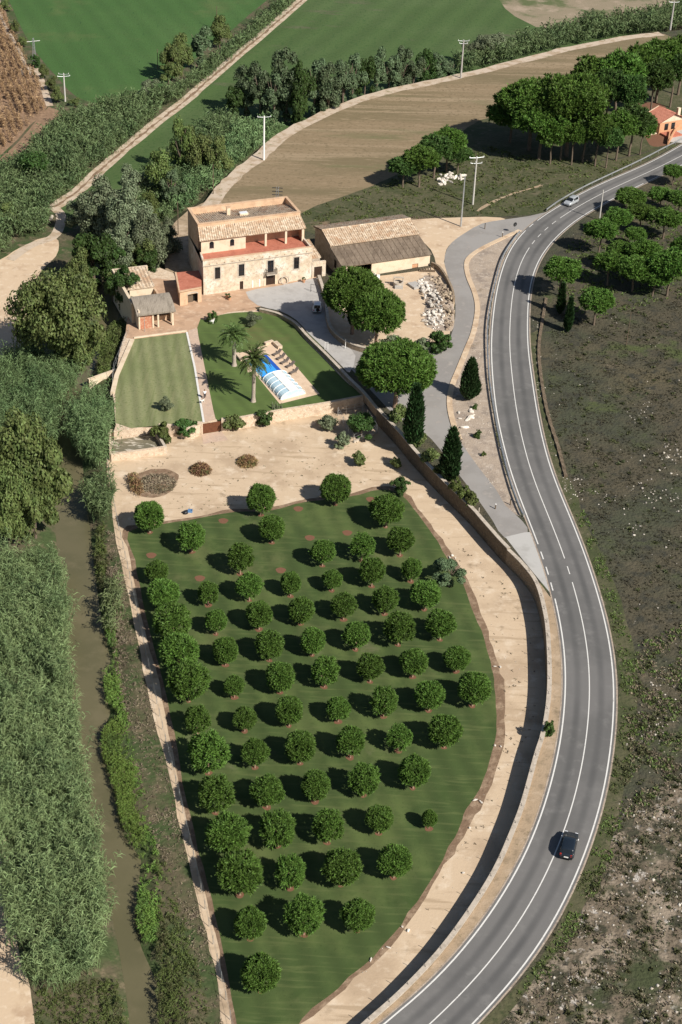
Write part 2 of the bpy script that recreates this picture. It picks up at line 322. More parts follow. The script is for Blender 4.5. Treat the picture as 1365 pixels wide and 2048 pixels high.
def inpoly(X,Y,P):
    P=np.array(P)[:,:2]; r=np.zeros(len(X),bool); n=len(P); j=n-1
    for i in range(n):
        a,b=P[i],P[j]
        c=((a[1]>Y)!=(b[1]>Y))&(X<(b[0]-a[0])*(Y-a[1])/(b[1]-a[1]+1e-12)+a[0]); r^=c; j=i
    return r
def scatter(P,dens):
    P=np.array(P); lo,hi=P[:,:2].min(0),P[:,:2].max(0); n=int((hi-lo).prod()*dens)
    X=rng.uniform(lo[0],hi[0],n); Y=rng.uniform(lo[1],hi[1],n); k=inpoly(X,Y,P); return X[k],Y[k]
def wallrun(mb,C,th,z0,z1,closed=False):
    """a wall of thickness th along polyline C; z0, z1 are functions or numbers"""
    C=np.array(C,float)
    A,B=ribbon(C,th/2)
    f=lambda z,p: z(p[0],p[1]) if callable(z) else z
    n=len(C); V=[]
    for p in A: V.append((p[0],p[1],f(z0,p)))
    for p in B: V.append((p[0],p[1],f(z0,p)))
    for p in B: V.append((p[0],p[1],f(z1,p)))
    for p in A: V.append((p[0],p[1],f(z1,p)))
    Fs=[]
    for i in range(n-1):
        for a,b in ((0,n),(n,2*n),(2*n,3*n),(3*n,0)): Fs.append((a+i,b+i,b+i+1,a+i+1))
    Fs+= [(0,3*n,2*n,n),(n-1,2*n-1,3*n-1,4*n-1)]
    return mb.add(V,Fs)
def resample(P,step):
    P=np.array(P,float); d=np.r_[0,np.cumsum(np.linalg.norm(np.diff(P[:,:2],axis=0),axis=1))]; n=max(2,int(d[-1]/step)+1)
    t=np.linspace(0,d[-1],n); return np.c_[[np.interp(t,d,P[:,k]) for k in range(P.shape[1])]].T
def unit(n): v=rng.normal(size=(n,3)); return v/np.linalg.norm(v,axis=1)[:,None]
def leaves(B,D,L,Wd,droop=0.,side=None):
    """tapering bent blades: base B, direction D, length L, width Wd; droop bends the outer half down"""
    n=len(B); L=np.broadcast_to(L,(n,))[:,None]; Wd=np.broadcast_to(Wd,(n,))[:,None]
    if side is None:
        r=unit(n); side=np.cross(D,r); side/=np.linalg.norm(side,axis=1)[:,None]+1e-9
    m1=B+D*L*.55; d2=D.copy(); d2[:,2]-=droop; d2/=np.linalg.norm(d2,axis=1)[:,None]+1e-9; tip=m1+d2*L*.5
    V=np.stack([B-side*Wd*.3,B+side*Wd*.3,m1+side*Wd*.5,m1-side*Wd*.5,tip+side*Wd*.1,tip-side*Wd*.1],1).reshape(-1,3)
    k=np.arange(n)[:,None]*6; Fq=np.concatenate([k+np.array([[0,1,2,3]]),k+np.array([[3,2,4,5]])],1).reshape(-1,4)
    return V,Fq
def quads(C,Nn,w,h):
    """small leaf quads centred on C facing roughly Nn"""
    n=len(C); r=unit(n); a=np.cross(Nn,r); a/=np.linalg.norm(a,axis=1)[:,None]+1e-9; b=np.cross(Nn,a); b/=np.linalg.norm(b,axis=1)[:,None]+1e-9
    w=np.broadcast_to(w,(n,))[:,None]/2; h=np.broadcast_to(h,(n,))[:,None]/2
    V=np.stack([C-b*h,C+a*w,C+b*h,C-a*w],1).reshape(-1,3); k=np.arange(n)[:,None]*4
    return V,(k+np.array([[0,1,2,3]]))
def merge(L):
    V=[];Fq=[];n=0
    for v,f in L: V.append(v);Fq.append(f+n);n+=len(v)
    return np.concatenate(V),np.concatenate(Fq)
# ================================================================== TERRAIN
RE=[(258,560),(250,600),(235,640),(215,680),(195,720),(180,760),(166,800),(160,850),(165,920),(172,1000),(180,1050),(188,1130),(195,1180),(205,1250),(222,1320),(205,1370),(222,1425),(200,1480),(215,1530),(232,1600),(242,1660),(283,1720),(276,1790),(268,1850),(285,1900),(312,1960),(318,2010),(322,2110)]
RW=[(214,590),(208,620),(188,660),(166,700),(146,740),(128,780),(116,830),(112,900),(110,980),(110,1050),(118,1130),(124,1200),(130,1260),(140,1330),(145,1400),(150,1470),(160,1530),(170,1600),(180,1660),(195,1720),(212,1780),(226,1840),(238,1900),(250,1970),(258,2030),(262,2110)]
RP=np.array(pts(RE+RW[::-1],-1.2))
def pdist(X,Y,P):
    d=np.full(X.shape,1e9); P=P[:,:2]
    for i in range(len(P)):
        a,b=P[i],P[(i+1)%len(P)]; e=b-a; t=np.clip(((X-a[0])*e[0]+(Y-a[1])*e[1])/(e@e+1e-9),0,1)
        d=np.minimum(d,np.hypot(X-a[0]-t*e[0],Y-a[1]-t*e[1]))
    return d
xs=np.r_[-1500,-700,-350,np.arange(-200,-66,8),np.arange(-66,-8,.9),np.arange(-8,160,12),300,700,1500]
ys=np.r_[-400,0,60,np.arange(92,345,.9),np.arange(346,800,10),1200,2500]
X,Y=np.meshgrid(xs,ys); dd=pdist(X,Y,RP); ins=inpoly(X.ravel(),Y.ravel(),RP).reshape(X.shape)
wob=.25*np.sin(X*.9+np.sin(Y*.31)*2)*np.sin(Y*.7)
Zg=np.where(ins,-1.2-np.minimum(dd,2)*.5,np.minimum(-1.2+(dd+wob*np.clip(dd,0,1))*.42,0))
V=np.c_[X.ravel(),Y.ravel(),Zg.ravel()]; ny,nx=X.shape
ii=(np.arange(ny-1)[:,None]*nx+np.arange(nx-1)[None]).ravel(); Fq=np.stack([ii,ii+1,ii+nx+1,ii+nx],1)
structure(link('ground',npmesh('ground',V,Fq,G['low'],True)))
w=smooth(RP,True,3); w[:,:2]+=0
sheet('river',RP+np.array((0,0,0)),G['river'],0.0)
bpy.data.objects['river'].name='river_water'

# low sheets
def low(name,L,mat,dz,sm=3,jit=.08): return sheet(name,pts(L,0),mat,dz,sm=sm,jit=jit)
low('sand_lot',[(214,930),(222,905),(300,860),(420,835),(640,800),(735,790),(800,870),(900,985),(1000,1090),(1075,1175),(1100,1290),(1100,1380),(1085,1480),(1040,1620),(960,1790),(830,1960),(720,2090),(470,2100),(440,1990),(420,1900),(395,1800),(372,1700),(350,1600),(325,1500),(300,1400),(282,1310),(262,1220),(245,1140),(230,1060),(220,990)],G['sand'],.006)
low('orchard_border',[(246,1060),(300,1046),(400,1032),(470,1018),(540,1015),(620,996),(700,988),(765,970),(812,985),(836,1016),(862,1048),(885,1080),(905,1112),(935,1160),(957,1212),(977,1262),(990,1310),(998,1335),(1010,1375),(1012,1440),(1008,1490),(985,1570),(958,1620),(935,1660),(905,1710),(866,1772),(815,1850),(760,1915),(690,1978),(600,2050),(560,2100),(478,2100),(456,2000),(436,1900),(414,1800),(388,1700),(364,1600),(345,1500),(325,1400),(300,1300),(276,1200),(262,1120)],G['berm'],.010,3,.12)
ORCH=[(258,1064),(328,1048),(400,1036),(469,1024),(540,1022),(617,1003),(697,994),(764,979),(806,992),(828,1018),(852,1050),(875,1082),(893,1114),(924,1163),(943,1213),(963,1262),(978,1310),(984,1336),(990,1373),(993,1432),(991,1478),(979,1522),(961,1577),(932,1620),(921,1650),(899,1694),(850,1778),(802,1848),(745,1914),(675,1976),(604,2038),(560,2110),(492,2110),(466,2000),(446,1900),(424,1800),(398,1700),(374,1600),(355,1500),(335,1400),(310,1300),(285,1200),(270,1120)]
low('orchard_lawn',ORCH,G['orch'],.014,3,.06)
low('brush_stain',[(262,960),(290,942),(330,938),(358,950),(350,972),(330,990),(295,996),(268,985)],G['berm'],.012)
low('sand_field',[(-160,600),(-60,540),(0,520),(40,495),(90,475),(118,482),(112,512),(82,545),(62,585),(56,640),(44,700),(30,760),(0,830),(-160,960)],G['sandyard'],.006)
low('bare_soil',[(-160,1560),(0,1640),(20,1760),(35,1900),(60,1975),(72,2060),(72,2150),(-200,2150)],G['sandyard'],.007)
low('crop_field',[(-20,-60),(18,0),(36,42),(72,103),(120,160),(155,195),(215,208),(290,190),(340,162),(420,92),(500,28),(540,-60)],G['green'],.006,2)
low('meadow',[(640,-40),(605,0),(480,115),(370,208),(255,302),(160,382),(115,425),(150,440),(240,420),(330,400),(470,330),(560,270),(720,215),(900,165),(1060,120),(1365,40),(1420,-60)],G['green2'],.005,2)
low('pasture',[(985,-60),(1000,0),(1050,45),(1120,58),(1200,40),(1380,10),(1480,-60)],G['pale'],.009,3,.4)
low('maize_ground',[(-160,-60),(-10,-10),(20,58),(45,112),(75,160),(96,212),(60,252),(0,312),(-160,420)],G['stub'],.007,2)
low('stubble_field',[(98,214),(128,236),(100,262),(60,292),(0,335),(-100,400),(-100,372),(0,318),(60,258)],G['stub'],.010,2)
tk=smooth(pts([(660,-45),(605,0),(545,52),(480,107),(420,158),(370,202),(310,248),(250,298),(200,340),(160,378),(125,404),(108,414)]),False,4)
mb=MB(); strip(mb,*ribbon(tk+np.array((0,0,.016)),1.6+rng.normal(0,.1,len(tk)),-1.6+rng.normal(0,.1,len(tk)))); structure(mb.build('dirt_track',G['track'])); mb=MB(); tq=resample(tk,1.5); strip(mb,*ribbon(tq+np.array((0,0,.022)),.38+rng.normal(0,.16,len(tq)),-.3+rng.normal(0,.16,len(tq)))); structure(mb.build('track_centre_grass',G['berm']))
tk=smooth(pts([(-30,-10),(0,42),(18,85),(42,130),(50,165),(60,190),(78,180),(94,208),(104,214)]),False,4)
mb=MB(); strip(mb,*ribbon(smooth(pts([(-10,-40),(0,28),(22,75),(44,118),(52,150),(62,135),(75,142),(86,170),(100,212)]),False,4)+np.array((0,0,.016)),.9)); structure(mb.build('field_path',G['track']))
mb=MB(); strip(mb,*ribbon(smooth(pts([(108,414),(122,430),(120,452),(105,475),(60,492),(20,520)]),False,4)+np.array((0,0,.018)),1.1)); structure(mb.build('track_end',G['track']))

# upper ground
WALLPX=[(700,2075),(733,2044),(803,1982),(878,1903),(940,1820),(992,1736),(1027,1657),(1048,1600),(1073,1509),(1086,1468),(1096,1414),(1100,1352),(1097,1269),(1090,1219),(1075,1166),(1048,1128),(1007,1087),(966,1041),(942,1014),(883,957),(830,901),(801,866),(757,819),(728,784),(700,757),(685,741),(650,705),(614,670),(591,645),(556,626),(520,617)]
wl=smooth(upts(WALLPX,.55),False,4); wl[:,2]=uz(wl[:,0],wl[:,1])
rim=upts([(492,598),(405,606),(385,560),(345,520),(335,470),(380,425),(425,398),(450,370),(490,334),(530,304),(560,274),(620,240),(700,205),(780,180),(860,162),(950,142),(1060,114),(1150,92),(1250,74),(1330,64),(1500,40)])
far=[np.array((x,y,uz(x,y))) for x,y in ((700,600),(900,0),(150,-200),(8,60))]
rim=np.array(rim); up_poly=list(wl)+list(rim)+far
sheet('upper_ground',up_poly,G['heath'],0)
rs=smooth(rim[1:],False,3); A,B=ribbon(rs,0.,5.); B[:,2]=-.4; 
C2,D2=ribbon(rs,0.,-5.); D2[:,2]=-.4
mid=rs[len(rs)//2]; use=B if inpoly(B[len(B)//2:len(B)//2+1,0],B[len(B)//2:len(B)//2+1,1],np.array(up_poly))[0]==False else D2
mb=MB(); strip(mb,rs,use); structure(mb.build('field_bank',G['scrubg']))
def ups(name,L,mat,dz,sm=3,jit=.08): return sheet(name,upts(L),mat,dz,upper=True,sm=sm,jit=jit)
ups('brown_field',[(445,410),(462,372),(496,338),(538,303),(590,263),(660,220),(740,194),(840,171),(950,149),(1060,122),(1150,98),(1250,79),(1330,68),(1340,100),(1150,150),(1060,200),(980,268),(905,300),(740,374),(610,425),(560,440)],G['brown'],.008)
mb=MB(); tk=smooth(upts([(410,430),(440,388),(462,362),(492,336),(530,307),(560,278),(620,243),(700,208),(780,183),(860,166),(950,146),(1060,118),(1150,96),(1250,77),(1325,68)],.016),False,4)
strip(mb,*upribbon(tk,.016,2.+rng.normal(0,.2,len(tk)),-1.4+rng.normal(0,.2,len(tk)))); structure(mb.build('field_track',G['track']))
ups('scrub_grass',[(600,428),(740,374),(905,300),(985,290),(1100,318),(1240,318),(1345,290),(1290,325),(1180,370),(1100,418),(1060,430),(950,434),(820,440),(640,470)],G['scrubg'],.012)
ups('pine_floor',[(905,290),(960,240),(1060,220),(1150,150),(1300,120),(1420,130),(1420,260),(1345,285),(1240,315),(1100,318),(985,300)],G['redsoil'] if False else G['scrubg'],.016)
ups('garden_soil',[(1262,215),(1290,205),(1330,212),(1345,250),(1340,283),(1325,293),(1300,290),(1285,262)],G['redsoil'],.02)
mb=MB(); tk=smooth(upts([(955,422),(985,405),(1010,393),(1050,380),(1085,371)],.02),False,4); strip(mb,*upribbon(tk,.02,.4+rng.normal(0,.12,len(tk)),-.35)); structure(mb.build('foot_path',G['verge']))
ups('dirt_yard',[(812,440),(880,431),(960,433),(1010,438),(960,455),(925,470),(898,492),(890,515),(893,545),(908,590),(905,640),(890,690),(860,702),(830,702),(775,706),(720,704),(690,690),(664,668),(652,640),(648,590),(700,560),(760,552),(862,535),(862,500)],G['sandyard'],.012)
ups('stony_verge',[(1040,464),(1012,505),(990,570),(977,640),(974,700),(977,760),(986,830),(1000,900),(1020,975),(1042,1032),(1010,1014),(985,990),(958,938),(928,898),(910,860),(900,807),(904,766),(933,693),(953,626),(948,585),(934,548),(935,519),(960,497)],G['gverge'],.012)
ups('lane_surface',[(700,692),(735,710),(780,705),(840,707),(868,706),(893,690),(908,655),(911,610),(903,570),(893,542),(890,512),(903,486),(930,466),(965,447),(1005,440),(1060,432),(1095,424),(1088,440),(1062,456),(1040,465),(1003,478),(966,496),(942,512),(934,530),(937,560),(950,590),(956,625),(945,680),(933,695),(915,740),(905,767),(900,808),(911,860),(931,898),(960,937),(993,980),(1012,1012),(1046,1042),(1055,1066),(1011,1076),(986,1042),(959,1003),(921,953),(882,900),(845,862),(795,835),(760,800),(728,765),(700,735),(672,705),(650,684)],G['lane'],.016,2,.03)
ups('yard_gravel',[(492,584),(545,574),(585,566),(626,557),(640,560),(650,590),(652,640),(664,668),(692,690),(712,712),(700,745),(685,733),(652,700),(616,665),(593,640),(558,621),(516,611)],G['gravel'],.020,2,.02)
ups('concrete_apron',[(1011,1074),(1049,1065),(1064,1064),(1078,1096),(1092,1130),(1107,1188),(1110,1205),(1100,1185),(1075,1155),(1048,1122)],G['concrete'],.022,0)
ups('wall_verge',[(1112,1205),(1100,1192),(1080,1165),(1092,1215),(1099,1269),(1102,1352),(1098,1414),(1088,1468),(1075,1509),(1050,1600),(1029,1657),(994,1736),(942,1820),(880,1903),(805,1982),(735,2044),(700,2078),(755,2078),(777,2048),(852,1982),(940,1890),(1010,1789),(1058,1701),(1094,1600),(1121,1497),(1132,1414),(1134,1352),(1127,1269),(1117,1215)],G['verge'],.010,2,.05)
ups('rocky_scrub',[(1900,1380),(1600,1460),(1365,1530),(1310,1590),(1262,1640),(1228,1690),(1190,1780),(1110,1905),(1000,2030),(930,2110),(2000,2200)],G['rocky'],.008,3,.5)
ups('roadside_grass',[(1058,690),(1066,740),(1075,800),(1090,870),(1108,945),(1136,1012),(1170,1091),(1194,1166),(1216,1236),(1230,1306),(1236,1364),(1236,1414),(1228,1497),(1212,1600),(1184,1690),(1156,1765),(1122,1840),(1078,1912),(1020,1985),(960,2050),(1000,2050),(1075,1950),(1140,1860),(1190,1770),(1225,1680),(1250,1580),(1268,1480),(1275,1380),(1265,1280),(1240,1200),(1210,1120),(1170,1040),(1135,950),(1110,880),(1095,800),(1080,720),(1075,660)],G['scrubg'],.012,2,.15)

ups('farm_forecourt',[(398,640),(385,600),(390,560),(520,555),(640,545),(600,600),(516,614),(470,622),(432,630)],G['patio'],.006,0)
ups('farm_track',[(338,560),(326,500),(335,462),(380,420),(425,395),(455,370),(490,360),(480,420),(430,470),(400,540),(392,580)],G['verge'],.004,2,.2)
# main road
RL=[(700,2110),(777,2048),(852,1982),(940,1890),(1010,1789),(1058,1701),(1094,1602),(1121,1497),(1132,1414),(1134,1352),(1127,1269),(1110,1194),(1096,1137),(1073,1079),(1048,1012),(1037,1001-10),(1021,942),(1006,884),(993,825),(987,766),(983,708),(984,675),(988,621),(998,562),(1016,508),(1046,464),(1079,437),(1120,412),(1168,384),(1227,357),(1286,333),(1331,310),(1365,289),(1420,258)]
RR=[(880,2110),(950,2045),(1011,1983),(1072,1907),(1117,1834),(1151,1758),(1178,1688),(1205,1606),(1222,1497),(1230,1414),(1230,1364),(1224,1306),(1210,1236),(1189,1166),(1164,1091),(1131,1012),(1103,945),(1083,870),(1070,800),(1062,740),(1055,690),(1056,606),(1061,568),(1071,532),(1096,491),(1126,461),(1165,431),(1227,397),(1274,373),(1310,357),(1365,329),(1430,300)]
rl=resample(smooth(upts(RL),False,4),2.); rr=resample(smooth(upts(RR),False,4),2.)
ctr=[];hw=[]
for p in rl:
    d=np.hypot(rr[:,0]-p[0],rr[:,1]-p[1]); k=d.argmin(); ctr.append((p+rr[k])/2); hw.append(d[k]/2)
ctr=np.array(ctr); hw=np.clip(np.array(hw),3.1,3.75)
ker=np.ones(7)/7
def sm1(a): 
    e=np.r_[np.repeat(a[0],3),a,np.repeat(a[-1],3)]; return np.convolve(e,ker,'valid')
for _ in range(2):
    c0=ctr.copy(); ctr=np.c_[sm1(ctr[:,0]),sm1(ctr[:,1]),ctr[:,2]]; ctr[:3]=c0[:3]; ctr[-3:]=c0[-3:]; hw=sm1(hw)
# extend both ends past the frame
d0=(ctr[0]-ctr[4]); d0/=np.linalg.norm(d0[:2]); d1=(ctr[-1]-ctr[-5]); d1/=np.linalg.norm(d1[:2])
ctr=np.r_[[ctr[0]+d0*k for k in (60,30,10)],ctr,[ctr[-1]+d1*k for k in (10,40,120,300)]]; hw=np.r_[[hw[0]]*3,hw,[hw[-1]]*4]
ctr=resample(np.c_[ctr,hw],2.); hw=ctr[:,3]; ctr=ctr[:,:3]
ctr[:,2]=uz(ctr[:,0],ctr[:,1])
def rb(name,o1,o2,dz,mat,sel=None):
    A,B=upribbon(ctr,dz,o1,o2); mb=MB()
    if sel is None: strip(mb,A,B)
    else:
        for i in range(len(ctr)-1):
            if sel(i): mb.quad(A[i],B[i],B[i+1],A[i+1])
    return structure(mb.build(name,mat))
rb('road_shoulder',hw+.55,-hw-.55,.024,G['gverge'])
ro=rb('road',hw+.35,-hw-.35,.030,G['asphalt'])
at_=ro.data.attributes.new('across','FLOAT','POINT'); nn=len(ro.data.vertices)//2; at_.data.foreach_set('value',np.r_[np.ones(nn),-np.ones(nn)])
def wear():
    N,L=G['asphalt'].node_tree.nodes,G['asphalt'].node_tree.links; P=N['Principled BSDF']; cur=P.inputs['Base Color'].links[0].from_socket
    a=N.new('ShaderNodeAttribute'); a.attribute_name='across'
    def mth(op,x,y):
        n=N.new('ShaderNodeMath'); n.operation=op
        for k,v in enumerate((x,y)):
            if hasattr(v,'links'): L.new(v,n.inputs[k])
            else: n.inputs[k].default_value=v
        return n.outputs[0]
    t=mth('SUBTRACT',mth('ABSOLUTE',a.outputs['Fac'],0),.44); t=mth('ABSOLUTE',t,0)
    mr=N.new('ShaderNodeMapRange'); mr.interpolation_type='SMOOTHSTEP'; mr.inputs['From Min'].default_value=.02; mr.inputs['From Max'].default_value=.2; mr.inputs['To Min'].default_value=1.0; mr.inputs['To Max'].default_value=0; L.new(t,mr.inputs['Value'])
    geo=N.new('ShaderNodeNewGeometry'); nz=N.new('ShaderNodeTexNoise'); nz.inputs['Scale'].default_value=.12; L.new(geo.outputs['Position'],nz.inputs['Vector'])
    mx=N.new('ShaderNodeMix'); mx.data_type='RGBA'; L.new(mth('MULTIPLY',mr.outputs[0],nz.outputs['Fac']),mx.inputs['Factor']); L.new(cur,mx.inputs[6]); mx.inputs[7].default_value=rgb(.07,.07,.07); L.new(mx.outputs[2],P.inputs['Base Color'])
wear()
pxc=np.array([proj(p) for p in ctr])
def yat(i): return pxc[i][1]
dash=lambda i:i%2==0
# left edge line (west): dashed past the two lane mouths; left is +normal or -normal
sgn=1 if proj(ribbon(ctr,1.)[0][60])[0]<pxc[60][0] else -1
jun=lambda i:(1075<yat(i)<1200) or (420<yat(i)<470 and pxc[i][0]<1110)
rb('edge_marking',sgn*(hw+.09),sgn*(hw-.09),.036,M['line'],lambda i:(not jun(i)) or dash(i))
rb('edge_marking',sgn*(-hw+.09),sgn*(-hw-.09),.036,M['line'],lambda i:not(340<yat(i)<385 and pxc[i][0]>1250 and i%3==0))
rb('centre_marking',sgn*.07,-sgn*.07,.036,M['line'],lambda i:(not(1110<yat(i)<1170) and not(430<yat(i)<500 and pxc[i][0]<1120)) or dash(i))
# ================================================================== WALLS, RAILS, KERB
UPW=lambda h: (lambda x,y: uz(x,y)+h)
mb=MB(); n_=[i for i,p in enumerate(wl)]
south=[p for p in wl if proj(p)[1]>1095]; north=[p for p in wl if 815<proj(p)[1]<=1105]; garden=[p for p in wl if proj(p)[1]<=825]
def wallthing(name,C,th,z0,z1,mat,label,cat,cope=None):
    C=np.array(C); b=C[len(C)//2]; t=thing(name,label,cat,(b[0],b[1],0))
    wallrun(MB(),C,th,z0,z1).build('wall_face',mat,t) if cope is None else wallrun(MB(),C,th,z0,lambda x,y:(z1(x,y) if callable(z1) else z1)-.12).build('wall_face',mat,t)
    if cope is not None: wallrun(MB(),C,th+.1,lambda x,y:(z1(x,y) if callable(z1) else z1)-.12,z1).build('coping',cope,t)
    return t
tw=wallthing('retaining_wall',resample(south,1.),.5,-.4,UPW(.5),M['rubblewall'],'long curved stone retaining wall between the orchard and the main road','wall',M['cope'])
C=resample(south,3.05)
for p in C[1:-2]:
    MB().tube([(p[0],p[1],uz(p[0],p[1])+.5),(p[0]-.12,p[1]+.05,uz(p[0],p[1])+.85),(p[0]-.3,p[1]+.1,uz(p[0],p[1])+1.0)],.03,5).build('fence_bracket',M['iron'],tw)
wallthing('retaining_wall',resample(north,1.),.5,-.4,UPW(.75),M['darkwall'],'tall brown stone retaining wall below the planted lane, dark face','wall',M['cope'])  # darker rubble tone than the southern stretch
wallthing('garden_wall',resample(garden,1.),.45,1.2,UPW(.6),M['rubblewall'],'curved low stone wall between the pool lawn and the driveway','wall',M['cope'])
# roadside dry stone wall on the heath
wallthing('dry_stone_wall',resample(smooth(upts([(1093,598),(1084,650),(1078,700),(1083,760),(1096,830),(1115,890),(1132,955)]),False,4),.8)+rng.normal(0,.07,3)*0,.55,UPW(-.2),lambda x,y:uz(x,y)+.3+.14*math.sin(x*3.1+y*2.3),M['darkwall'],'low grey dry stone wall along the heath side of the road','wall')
# wall round the stone yard, facing the driveway
wallthing('yard_wall',resample(smooth(upts([(638,560),(650,600),(655,640),(662,664),(684,686),(712,700),(745,708)]),False,4),.8),.5,UPW(-.2),UPW(1.1),M['rubblewall'],'curved rubble wall holding the pine bed beside the driveway','wall',M['cope'])
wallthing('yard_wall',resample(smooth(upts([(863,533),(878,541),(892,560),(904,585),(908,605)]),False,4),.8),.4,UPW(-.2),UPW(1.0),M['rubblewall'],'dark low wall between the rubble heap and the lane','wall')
# raised pale kerb strip
ks=smooth(upts([(1040,461),(1003,478),(964,497),(940,514),(933,530),(937,555),(950,588),(955,620),(947,665),(934,698),(917,740),(905,770),(899,805),(906,845),(920,880)]),False,5)
A,B=upribbon(ks,.14,.5,-.45); mb=MB(); strip(mb,A,B)
for Q,sg in ((A,1),(B,-1)):
    q=Q.copy(); q[:,2]-=.2; strip(mb,*((q,Q) if sg>0 else (Q,q)))
structure(mb.build('kerb',G['sandyard']))

def guardrail(L,label,step=4.):
    C=resample(smooth(upts(L),False,4),step/2); C[:,2]=uz(C[:,0],C[:,1])
    t=thing('guard_rail',label,'guard rail',C[len(C)//2])
    A,B=ribbon(C,.0); mb=MB()
    prof=[(0,.45),(.09,.5),(.0,.58),(.0,.62),(.09,.7),(0,.76),(-.03,.76),(-.03,.45)]
    T=np.gradient(C[:,:2],axis=0); T/=np.linalg.norm(T,axis=1)[:,None]; Nn=np.c_[-T[:,1],T[:,0]]
    V=[];k=len(prof)
    for p,n in zip(C,Nn):
        for o,h in prof: V.append((p[0]+n[0]*o*1.6,p[1]+n[1]*o*1.6,p[2]+h))
    Fs=[(i*k+j,i*k+(j+1)%k,(i+1)*k+(j+1)%k,(i+1)*k+j) for i in range(len(C)-1) for j in range(k)]
    mb.add(V,Fs).build('rail',M['galv'],t)
    for p,n in list(zip(C,Nn))[::2][:95]:
        a=math.atan2(n[1],n[0]); ca,sa=math.cos(a),math.sin(a)
        MB().box(-.06,.05,-.05,.05,-.2,.72,lambda x,y,z:(p[0]-sgn*0+ca*(x-.1)-sa*y,p[1]+sa*(x-.1)+ca*y,p[2]+z)).build('post',M['galv'],t)
    return t
guardrail([(1046,1034),(1040,1022),(1022,972),(1003,900),(989,830),(979,760),(975,690),(977,640),(988,580),(1005,520),(1026,485),(1040,468)],'long steel guard rail on posts between the stony verge and the main road')
guardrail([(1093,424),(1120,405),(1168,378),(1227,350),(1280,325),(1330,299),(1365,281),(1420,250)],'bright steel guard rail along the road below the villa and pine grove')

# garden platform and its surfaces
plat=[(228,862),(232,850),(228,800),(226,790),(240,700),(252,664),(262,600),(285,545),(320,535),(345,545),(395,575),(440,590),(500,600),(535,618),(560,632),(600,662),(650,712),(700,762),(733,790),(652,808),(566,820),(490,833),(432,839),(404,846),(345,845),(300,850),(262,858)]
mb=MB(); P=pts(plat,LZ); mb.prism([(p[0],p[1]) for p in P],-1.5,LZ-.03); structure(mb.build('garden_terrace_ground',M['pinkwall']))
def gs(name,L,mat,dz,sm=2,jit=.0): return sheet(name,pts(L,LZ),mat,dz,sm=sm,jit=jit)
gs('patio',[(252,664),(262,610),(285,560),(345,560),(395,568),(440,566),(492,560),(506,590),(520,618),(475,622),(438,630),(396,656),(376,664),(268,678)],G['patio'],-.012,2)
sheet('lawn',pts([(268,678),(376,665),(408,843),(330,850),(262,856),(232,846),(231,782),(238,751)],LZ),G['lawnw'],-.004)
sheet('path',pts([(377,661),(394,656),(431,839),(409,845)],LZ),G['path'],0)
A,B=ribbon(np.array(pts([(374,664),(390,735),(408,845)],LZ)),.18); A[:,2]+=.05;B[:,2]+=.05; structure(strip(MB(),A,B).build('path_edging',M['line']))
gs('lawn',[(395,655),(415,640),(440,630),(474,625),(520,624),(553,631),(586,650),(614,683),(649,718),(680,751),(700,770),(725,790),(648,807),(565,819),(490,833),(432,838)],G['lawne'],-.002,2)
sheet('pool_terrace',pts([(473,708),(540,688),(549,683),(562,697),(640,788),(560,808),(506,742),(496,745),(493,727),(477,719)],LZ),G['terr'],.02)

def pwall(L,z,th,h0,h1,mat,name,label,cope=None,sm=0):
    C=np.array(pts(L,z)); C=smooth(C,False,3) if sm else C
    return wallthing(name,resample(C,.8),th,h0,h1,mat,label,'wall',cope)
pwall([(443,842),(468,839),(490,835),(566,821),(650,808),(728,793)],LZ,.55,-.3,LZ+.25,M['pinkwall'],'garden_wall','pale rubble wall holding up the pool lawn above the sandy lot')
pwall([(404,848),(378,858),(352,852),(318,850)],LZ,.55,-.3,LZ+.2,M['pinkwall'],'garden_wall','short pale wall left of the brown garden gate')
pwall([(268,676),(320,669),(374,662)],LZ,.4,LZ-.3,LZ+.14,M['plaster'],'kerb_wall','low cream kerb along the top of the pale lawn')
pwall([(265,680),(234,751),(226,786)],LZ,.8,-1.,LZ+.18,M['plaster'],'garden_wall','cream coped wall along the river side of the pale lawn')
pwall([(234,742),(205,752),(177,762)],.6,.5,-1.5,1.0,M['plaster'],'spur_wall','short pale spur wall running from the lawn corner to the river')

def post_fence(L,z,label,step,h,mat,lean=0,upper=False,wires=2,maxn=98):
    C=np.array(pts(L,z)); C=resample(smooth(C,False,3),step)[:maxn]
    t=thing('wire_fence',label,'fence',C[len(C)//2])
    for p in C: MB().tube([(p[0],p[1],p[2]-.2),(p[0]+lean,p[1],p[2]+h)],.035,5).build('fence_post',mat,t)
    for k in range(wires):
        MB().tube([(p[0],p[1],p[2]+h*(k+1)/wires-.04) for p in C],.012,3,False).build('wire',M['galv'],t)
    return t
post_fence([(212,905),(224,985),(238,1060),(256,1140),(272,1215),(292,1310),(314,1410),(335,1500),(360,1600),(383,1700),(405,1795),(428,1895),(452,2000),(470,2080)],0,'post and wire fence along the sandy strip at the left edge of the orchard',2.6,1.5,M['galv'])
post_fence([(258,670),(247,695),(238,720),(228,745),(226,775)],LZ-.8,'wire fence on thin steel posts beside the river wall',2.,1.7,M['galv'])

